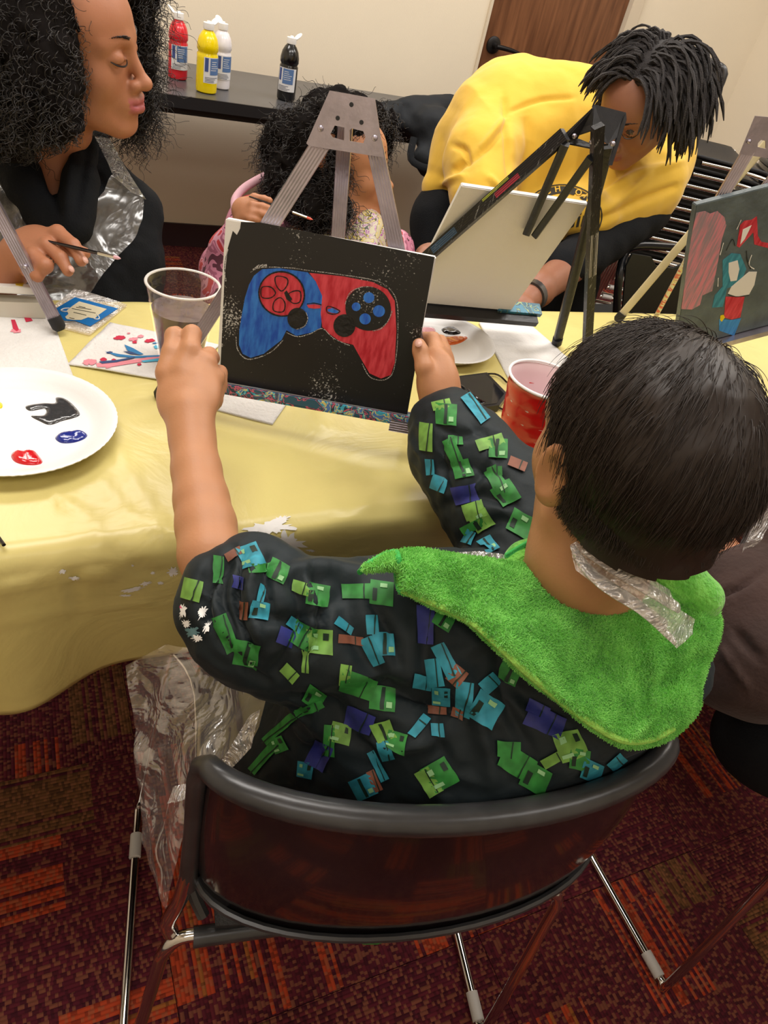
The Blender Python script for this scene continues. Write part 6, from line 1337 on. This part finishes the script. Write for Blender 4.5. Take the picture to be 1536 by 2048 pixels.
gcl = [(V(632, 290, 1.60), (.09, .095, .10), 4), (V(585, 380, 1.60), (.07, .07, .09), 3), (V(640, 420, 1.57), (.058, .055, .06), 2.6), (V(675, 222, 1.60), (.075, .06, .05), 2.4), (V(560, 300, 1.62), (.045, .06, .08), 2), (V(672, 345, 1.50), (.022, .03, .07), 1.6), (V(735, 225, 1.62), (.045, .04, .03), 1.2), (V(776, 270, 1.70), (.015, .03, .06), .7), (V(690, 420, 1.50), (.015, .02, .03), .7), (Ag(0, -.02, .085), (.07, .07, .05), 2), (Ag(-.06, -.03, .02), (.03, .06, .06), 1), (Ag(0, -.09, .02), (.07, .04, .07), 1.2), (Ag(-.05, -.06, -.05), (.035, .04, .06), 1)]
shell(gcl, .006, girl, M_hairmass, amp=.008); curls('curly_hair', gcl, 5200, M_hairblack, girl, seed=6, wire=.00065, ln=(.02, .05), rad=(.0025, .005), drop=(0, 0, -.5))
def camo():
    m = bpy.data.materials.new('pink_camouflage'); m.use_nodes = True; nt = m.node_tree; N = nt.nodes; L = nt.links; b = N['Principled BSDF']; b.inputs['Roughness'].default_value = .6
    tc = N.new('ShaderNodeTexCoord'); v = N.new('ShaderNodeTexNoise'); v.inputs['Scale'].default_value = 24; v.inputs['Detail'].default_value = 2; v.inputs['Distortion'].default_value = .8; L.new(tc.outputs['Object'], v.inputs['Vector'])
    r = N.new('ShaderNodeValToRGB'); r.color_ramp.interpolation = 'CONSTANT'; E = r.color_ramp.elements; E[0].color = (.10, .025, .045, 1); E[1].position = .44; E[1].color = (.55, .20, .30, 1)
    for p, c in ((.52, (.35, .10, .17)), (.56, (.65, .30, .40)), (.62, (.5, .04, .05))): e = E.new(p); e.color = (*c, 1)
    L.new(v.outputs[0], r.inputs[0]); L.new(r.outputs[0], b.inputs['Base Color']); return m
s = SDF(); s.ell(V(670, 620, 1.68), (.14, .17, .10), F3, .05).cap(V(600, 480, 1.64), V(515, 460, 1.64), .055, .055, .05).chain([V(515, 450, 1.62), V(460, 540, 1.57), V(450, 600, 1.54)], [.06, .055, .05], .04).chain([V(455, 590, 1.54), V(462, 500, 1.50), V(478, 458, 1.47)], [.045, .036, .028], .03).chain([V(790, 500, 1.70), V(800, 560, 1.70)], [.05, .05], .04)
v, f = s.mesh(.006, lambda P: (.005*vnoise(P, 22, 4)).astype(np.float32)); mesh_obj('jacket', v, f, camo(), girl)
MB().tube([V(530, 352, 1.60), V(490, 375, 1.59), V(470, 400, 1.575), V(472, 430, 1.56)], .009, 10, sub=5).build('hood_piping', mat('pink_piping', (.62, .36, .42), .7, bump=.2), girl)
mesh_obj('shirt', *SDF().ell(V(730, 470, 1.60), (.05, .06, .04), F3, .03).ell(V(690, 520, 1.60), (.08, .06, .05), F3, .03).ell(V(675, 610, 1.64), (.135, .165, .105), F3, .04).mesh(.006), splash('floral_yellow', (.5, .42, .25), [(.6, .45, .05), (.03, .03, .02), (.55, .5, .4), (.35, .1, .3), (.5, .45, .3)]), girl)
mesh_obj('leggings', *SDF().ell((.62, 1.66, .50), (.10, .08, .08), None, .04).chain([(.58, 1.66, .48), (.57, 1.66, .25), (.57, 1.68, .03)], [.055, .045, .032], .03).chain([(.67, 1.66, .48), (.68, 1.66, .25), (.68, 1.68, .03)], [.055, .045, .032], .03).mesh(.01), M_dark, girl)
MB().tube([Ag(.035, .087, .045), Ag(.05, .085, .02), Ag(.056, .075, .035)], .0008, 5).build('hair_wisp', M_hairblack, girl)
gb = thing('paintbrush', 'thin black paintbrush with orange tip in the small girl\'s hand', 'brush', G2(730, 1250, 1.43)); brush(gb, G2(760, 1262, 1.42), G2(1000, 1350, 1.43), mat('orange_tip', (.7, .12, .08), .5), .05)
for (x_, y_, yw) in ((-.12, 1.50, math.pi),):
    copy_tree(chair, (x_, y_, 0), (0, 0, yw), 'black sled-leg chair under the curly-haired woman' if x_ < .1 else 'black sled-leg chair under the small girl')

# ---------------------------- bending person in yellow
BC = np.array([1.300, 1.490, 1.098]); BR = rotm((-.72, -.32, -.60), (-.507, -.29, .812)); BS = 1.03
bp_ = thing('person', 'person in yellow T-shirt bending over the table to look at the blank canvas', 'person', (1.25, 1.85, 0))
s = SDF(); Ab = head_sdf(s, BC, BR, BS, lips=1.2); F3 = np.array([CX, CY, CF]).T
bn = V(1230, 300, 1.86); s.cap(Ab(0, -.02, -.05), bn, .055, .06, .04)
s.ell(V(1100, 280, 1.98), (.20, .15, .11), F3, .08); s.ell(V(980, 380, 2.03), (.12, .13, .11), F3, .08)
s.cap(bn, V(1340, 320, 1.93), .06, .06, .06); s.chain([V(1340, 330, 1.93), V(1165, 515, 1.80), V(1075, 580, 1.62), V(1040, 612, 1.55)], [.058, .045, .035, .026], .02); s.chain([V(1010, 260, 2.0), V(960, 400, 1.98), V(880, 500, 1.68)], [.05, .040, .026], .03)
s.ell(V(1030, 622, 1.53), (.045, .03, .02), F3, .02)
for i, (x, y) in enumerate([(1000, 622), (1004, 632), (1012, 640), (1022, 645)]): finger(s, [V(1028, 620+i*4, 1.53), V((1028+x)/2, (620+y)/2+i*2, 1.525), V(x, y, 1.53)], .010, .0075)
finger(s, [V(1040, 612, 1.52), V(1022, 606, 1.51), V(1008, 606, 1.51)], .011, .008)
s.ell(V(862, 508, 1.60), (.035, .025, .018), F3, .02)
for i in range(4): finger(s, [V(856, 502+i*5, 1.59), V(846, 502+i*6, 1.585), V(840, 510+i*6, 1.575)], .009, .007)
finger(s, [V(866, 505, 1.58), V(860, 520, 1.565), V(852, 530, 1.56)], .010, .008)
v, f = s.mesh(.0036); mesh_obj('body', v, f, M_skin, bp_, cols=lipcols(v, Ab, BR, BC, BS, (.29, .125, .075), (.25, .08, .07)))
for g in (-1, 1): brow('eyebrow', Ab, g, M_hairblack, bp_, 140); lashes(Ab, g, M_hairblack, bp_)
MB().ball(Ab(-.0315, .0735, .0005), .0135*BS, BR).build('eyeball', mat('eye_dark', (.05, .035, .03), .15), bp_)
# shirt
s = SDF()
s.ell(V(1100, 270, 1.93), (.245, .19, .125), F3, .08); s.ell(V(1000, 300, 1.95), (.15, .20, .13), F3, .08); s.ell(V(1230, 380, 1.93), (.17, .12, .12), F3, .07); s.ell(V(1320, 310, 1.93), (.10, .12, .10), F3, .05); s.chain([V(1300, 370, 1.88), V(1220, 415, 1.84)], [.085, .078], .05).ell(V(1165, 432, 1.77), (.085, .048, .05), F3, .05)
s.chain([V(990, 230, 1.92), V(965, 320, 1.83), V(965, 395, 1.78)], [.105, .095, .085], .04); s.chain([V(930, 300, 2.0), V(890, 370, 2.02)], [.10, .06], .05)
s.ell(V(1150, 440, 1.9), (.16, .075, .10), F3, .05); s.ell(V(1020, 190, 2.0), (.12, .10, .1), F3, .05)
s.chain([V(870, 380, 2.02), V(885, 410, 2.03)], [.035, .02], .03)
v, f = s.mesh(.005, lambda P: (.004*vnoise(P, 14, 4)+.009*np.abs(vnoise(P*[1.6, .7, .7], 9, 11))+.0015*vnoise(P, 40, 5)).astype(np.float32))
v = creases(v, f, [([(1008, 190), (1015, 270), (1020, 360)], 7, -.010), ([(1015, 225), (1080, 200), (1150, 195)], 5, -.005), ([(960, 300), (1000, 250), (1015, 230)], 7, .008), ([(930, 330), (980, 290), (1015, 240)], 6, -.006), ([(1050, 230), (1060, 290), (1045, 340)], 9, -.008), ([(1150, 430), (1250, 360), (1330, 330)], 8, .008), ([(1180, 450), (1280, 400), (1360, 370)], 8, -.008), ([(1220, 420), (1300, 350), (1370, 320)], 7, .007), ([(1200, 380), (1260, 330)], 9, -.008), ([(905, 345), (930, 320)], 7, -.01), ([(880, 370), (930, 350)], 6, .008), ([(905, 290), (930, 300), (935, 330)], 6, -.008), ([(975, 350), (1000, 380), (1010, 400)], 7, .008)])
shirt = mesh_obj('t_shirt', v, f, M_yellow, bp_); sb = bvh_of(shirt)
# shirt emblem
cE = lambda q: (1040+q[0]/5.908, 340+q[1]/5.908)
em = []
Mink = mat('shirt_ink', (.02, .018, .012), .7)
ecx, ecy, erx, ery = 1125, 432, 78, 62
def arcband(r0, r1, a0, a1, n=26): 
    o = [(ecx+erx*r0*math.cos(a), ecy+ery*r0*math.sin(a)) for a in np.linspace(a0, a1, n)]; i_ = [(ecx+erx*r1*math.cos(a), ecy+ery*r1*math.sin(a)) for a in np.linspace(a1, a0, n)]; return o+i_
for r0, r1, a0, a1 in ((1.02, .985, 2.9, 6.5), (.95, .72, 3.2, 6.2), (1.02, .985, .1, 3.0), (.95, .76, .35, 2.8)): em.append(decal('emblem', sb, arcband(r0, r1, a0, a1), Mink, bp_, .0015, 6))
def text_decal(txt, fx, size, m, off, bold=0):
    cu = bpy.data.curves.new('t', 'FONT'); cu.body = txt; cu.size = 1; cu.offset = bold; o = bpy.data.objects.new('t', cu); scn.collection.objects.link(o); bpy.context.view_layer.update(); me = o.to_mesh(); P = [fx(vv.co.x*size, vv.co.y*size) for vv in me.vertices]; F = [tuple(p.vertices) for p in me.polygons]; o.to_mesh_clear(); bpy.data.objects.remove(o)
    Q = []; ok = []
    for a, b in P:
        h = hit(sb, a, b); ok.append(h[0] is not None); nn = np.array(h[1]) if h[0] is not None else CF; nn = -nn if nn@CF > 0 else nn; Q.append(np.array(h[0])+nn*off if h[0] is not None else np.zeros(3))
    F = [q for q in F if all(ok[i] for i in q)]
    if F: return mesh_obj('emblem', Q, F, m, bp_, False)
W_ = 'RICHMOND'
for i, ch in enumerate(W_):
    a = -math.pi/2+(i-3.5)*.33; px0, py0 = ecx+erx*.77*math.cos(a), ecy+ery*.77*math.sin(a); ra = a+math.pi/2
    em.append(text_decal(ch, lambda x, y, px0=px0, py0=py0, ra=ra: (px0+(x-5)*math.cos(ra)+y*math.sin(ra), py0+(x-5)*math.sin(ra)-y*math.cos(ra)), 17, M_yellow, .0024, .02))
em.append(text_decal('l Gir', lambda x, y: (1098+x*.95+y*.22, 462-x*.16-y), 44, Mink, .0024, .02))
for i, ch in enumerate('V A'):
    a = math.pi/2-(i-1)*.3; px0, py0 = ecx+erx*.92*math.cos(a), ecy+ery*.92*math.sin(a); em.append(text_decal(ch, lambda x, y, px0=px0, py0=py0: (px0+x-5, py0-y), 13, M_yellow, .0024, .02))
join_into(em, 'shirt_emblem')
# trousers, sleeves (black)
s = SDF(); s.ell(V(890, 450, 2.06), (.085, .12, .09), F3, .05).chain([V(885, 440, 2.05), V(880, 560, 2.05), V(900, 800, 2.1)], [.085, .075, .06], .04).chain([V(1000, 480, 2.05), V(1130, 560, 1.98), V(1120, 700, 2.05)], [.1, .085, .06], .04).ell(V(1040, 470, 2.02), (.15, .09, .08), F3, .05)
v, f = s.mesh(.008, lambda P: (.004*vnoise(P, 18, 4)).astype(np.float32)); mesh_obj('trousers', v, f, M_dark, bp_)
s = SDF(); s.chain([V(1290, 420, 1.92), V(1170, 508, 1.80), V(1124, 532, 1.71)], [.070, .057, .047], .02); s.chain([V(985, 330, 1.98), V(955, 405, 1.96), V(900, 480, 1.75)], [.056, .052, .038], .02); v, f = s.mesh(.006, lambda P: (.003*vnoise(P, 30, 4)).astype(np.float32)); mesh_obj('undershirt_sleeve', v, f, M_dark, bp_)
w0, w1 = V(1075, 580, 1.62), V(1040, 612, 1.55); wm = w0*.6+w1*.4; td = nrm(w1-w0); MB().tube([wm-td*.01, wm+td*.01], .036, 20).build('wristband', M_rim, bp_)
# twisted locks
lc = []; r = np.random.default_rng(11); hang = nrm(np.array([0, 0, -1.])); rd = np.array([.073, .093, .081])*BS; cc_ = Ab(0, -.012, .033)
for i in range(1500):
    d = r.normal(size=3); d /= np.linalg.norm(d)
    if d[1] > .45 and d[2] < .70-.25*(d[1] < .6): continue
    if d[1] > .1 and d[2] < .12: continue
    if d[2] < -.6: continue
    p = cc_+BR@(d*rd); n_ = nrm(BR@(d/rd)); long_ = d[0] < -.05; L_ = (r.uniform(.10, .165) if long_ else r.uniform(.055, .095))*(1 if d[2] > .2 else .75); q = p.copy(); pts = [p]
    dirn = nrm(n_*.22+BR@np.array([np.sign(d[0]+.05)*.8, -.1, .0])+r.normal(0, .20, 3))
    for k in range(9):
        q = q+dirn*L_/9; dirn = nrm(dirn+hang*.30+r.normal(0, .09, 3)); e = BR.T@(q-cc_)/rd; le = np.linalg.norm(e); lim = 1.10+.14*r.random()
        if le < lim: q = cc_+BR@(e/le*lim*rd)
        pts.append(q.copy())
    lc.append(np.array(pts))
mb = MB()
for p in lc:
    mb.tube(p, np.array([.0032]*8+[.0024, .001])*r.uniform(.75, 1.25)*np.array([1, 1.25, .9, 1.25, .9, 1.25, .9, 1.2, 1, 1]), 5)
o = mb.build('twisted_locks', M_hairloc, bp_); o['kind'] = 'stuff'
s = SDF(); s.ell(Ab(0, -.016, .036), np.array([.074, .094, .083])*BS, BR, .01); v, f = s.mesh(.004, clip=lambda P: ((P-BC)@BR)[:, 2]/BS > .055-.3*np.minimum(0, ((P-BC)@BR)[:, 1]-.03)*-1); mesh_obj('scalp_hair', v, f, M_hairloc, bp_)

# ---------------------------- person at the right edge
rp = thing('person', 'person in brown sweatshirt, cut off by the right edge', 'person', (1.1, .35, 0))
s = SDF(); sh_ = V(1640, 1080, 1.02); s.ell(V(1700, 1250, 1.08), (.14, .2, .10), F3, .05); RC = V(1760, 880, .98); RR = rotm((-.2, 1, -.3)); Ar = head_sdf(s, RC, RR, .95); s.cap(Ar(0, -.02, -.05), V(1700, 1060, 1.02), .045, .05, .03)
s.chain([sh_, V(1520, 1230, .97), V(1462, 1150, 1.0), V(1425, 1075, 1.03)], [.05, .04, .033, .024], .02); s.ell(V(1405, 1035, 1.05), (.03, .04, .02), F3, .02)
for i in range(4): finger(s, [V(1395+i*9, 1020, 1.05), V(1385+i*10, 985, 1.06), V(1380+i*10, 965, 1.075)], .010, .008)
finger(s, [V(1425, 1040, 1.04), V(1440, 1010, 1.04), V(1440, 990, 1.05)], .011, .009)
v, f = s.mesh(.004); mesh_obj('body', v, f, M_skin, rp, cols=lipcols(v, Ar, RR, RC, .95, (.42, .17, .08), (.4, .13, .12)))
M_brown = mat('brown_sweatshirt', (.040, .020, .016), .9, bump=.4, bscale=120, var=.2, vscale=14, sheen=.1)
s = SDF(); s.ell(V(1690, 1260, 1.08), (.17, .21, .12), F3, .05); s.chain([V(1640, 1090, 1.03), V(1560, 1260, 1.0), V(1500, 1290, .98)], [.09, .085, .085], .05); s.chain([V(1520, 1290, .97), V(1490, 1210, .985), V(1470, 1160, 1.0)], [.085, .062, .050], .03); s.chain([V(1418, 1175, 1.0), V(1460, 1150, .985), V(1515, 1120, .995)], [.018, .020, .018], .012)
s.ell(V(1560, 1360, 1.0), (.12, .05, .08), F3, .04)
v, f = s.mesh(.005, lambda P: (.004*vnoise(P, 20, 4)).astype(np.float32)); v = creases(v, f, [([(1425, 1195), (1475, 1175), (1530, 1140)], 5, -.007), ([(1470, 1260), (1520, 1320)], 10, -.008), ([(1440, 1290), (1500, 1380)], 8, .005)]); mesh_obj('sweatshirt', v, f, M_brown, rp)
mesh_obj('trousers', *SDF().ell(V(1640, 1480, 1.1), (.16, .1, .12), F3, .04).chain([V(1600, 1420, 1.1), V(1500, 1180, 1.25), (1.1, .72, .1)], [.07, .06, .04], .03).mesh(.009), M_dark, rp)
v_, f_ = SDF().ell(Ar(0, -.02, .035), (.08, .1, .09), RR, .01).mesh(.006, clip=lambda P: ((P-RC)@RR)[:, 2] > .02); mesh_obj('hair', v_, f_, M_hairblack, rp)
ra = thing('plastic_apron', 'scrap of clear apron on the brown-sleeved person', 'apron', V(1520, 1040, .98)); film('apron_film', [(1480, 1110), (1500, 1060), (1540, 1010), (1560, 1020), (1530, 1060), (1500, 1105)], [(1480, 1110, .97), (1540, 1010, .97), (1520, 1080, .98)], M_filmB, ra, 7, .006, (40, 90), 21); film('apron_film', [(1375, 1130), (1395, 1112), (1412, 1125), (1408, 1165), (1385, 1160)], [(1375, 1130, 1.0), (1412, 1125, 1.0), (1400, 1160, .99)], M_filmB, ra, 7, .006, (40, 90), 22)
# dark handle gripped in the left hand
kb = thing('paintbrush', 'brush end sticking out between the child\'s left fingers', 'brush', V(413, 740, .77)); MB().tube([V(405, 728, .80), V(413, 742, .765)], [.002, .0026], 8).build('handle', M_blackplastic, kb)
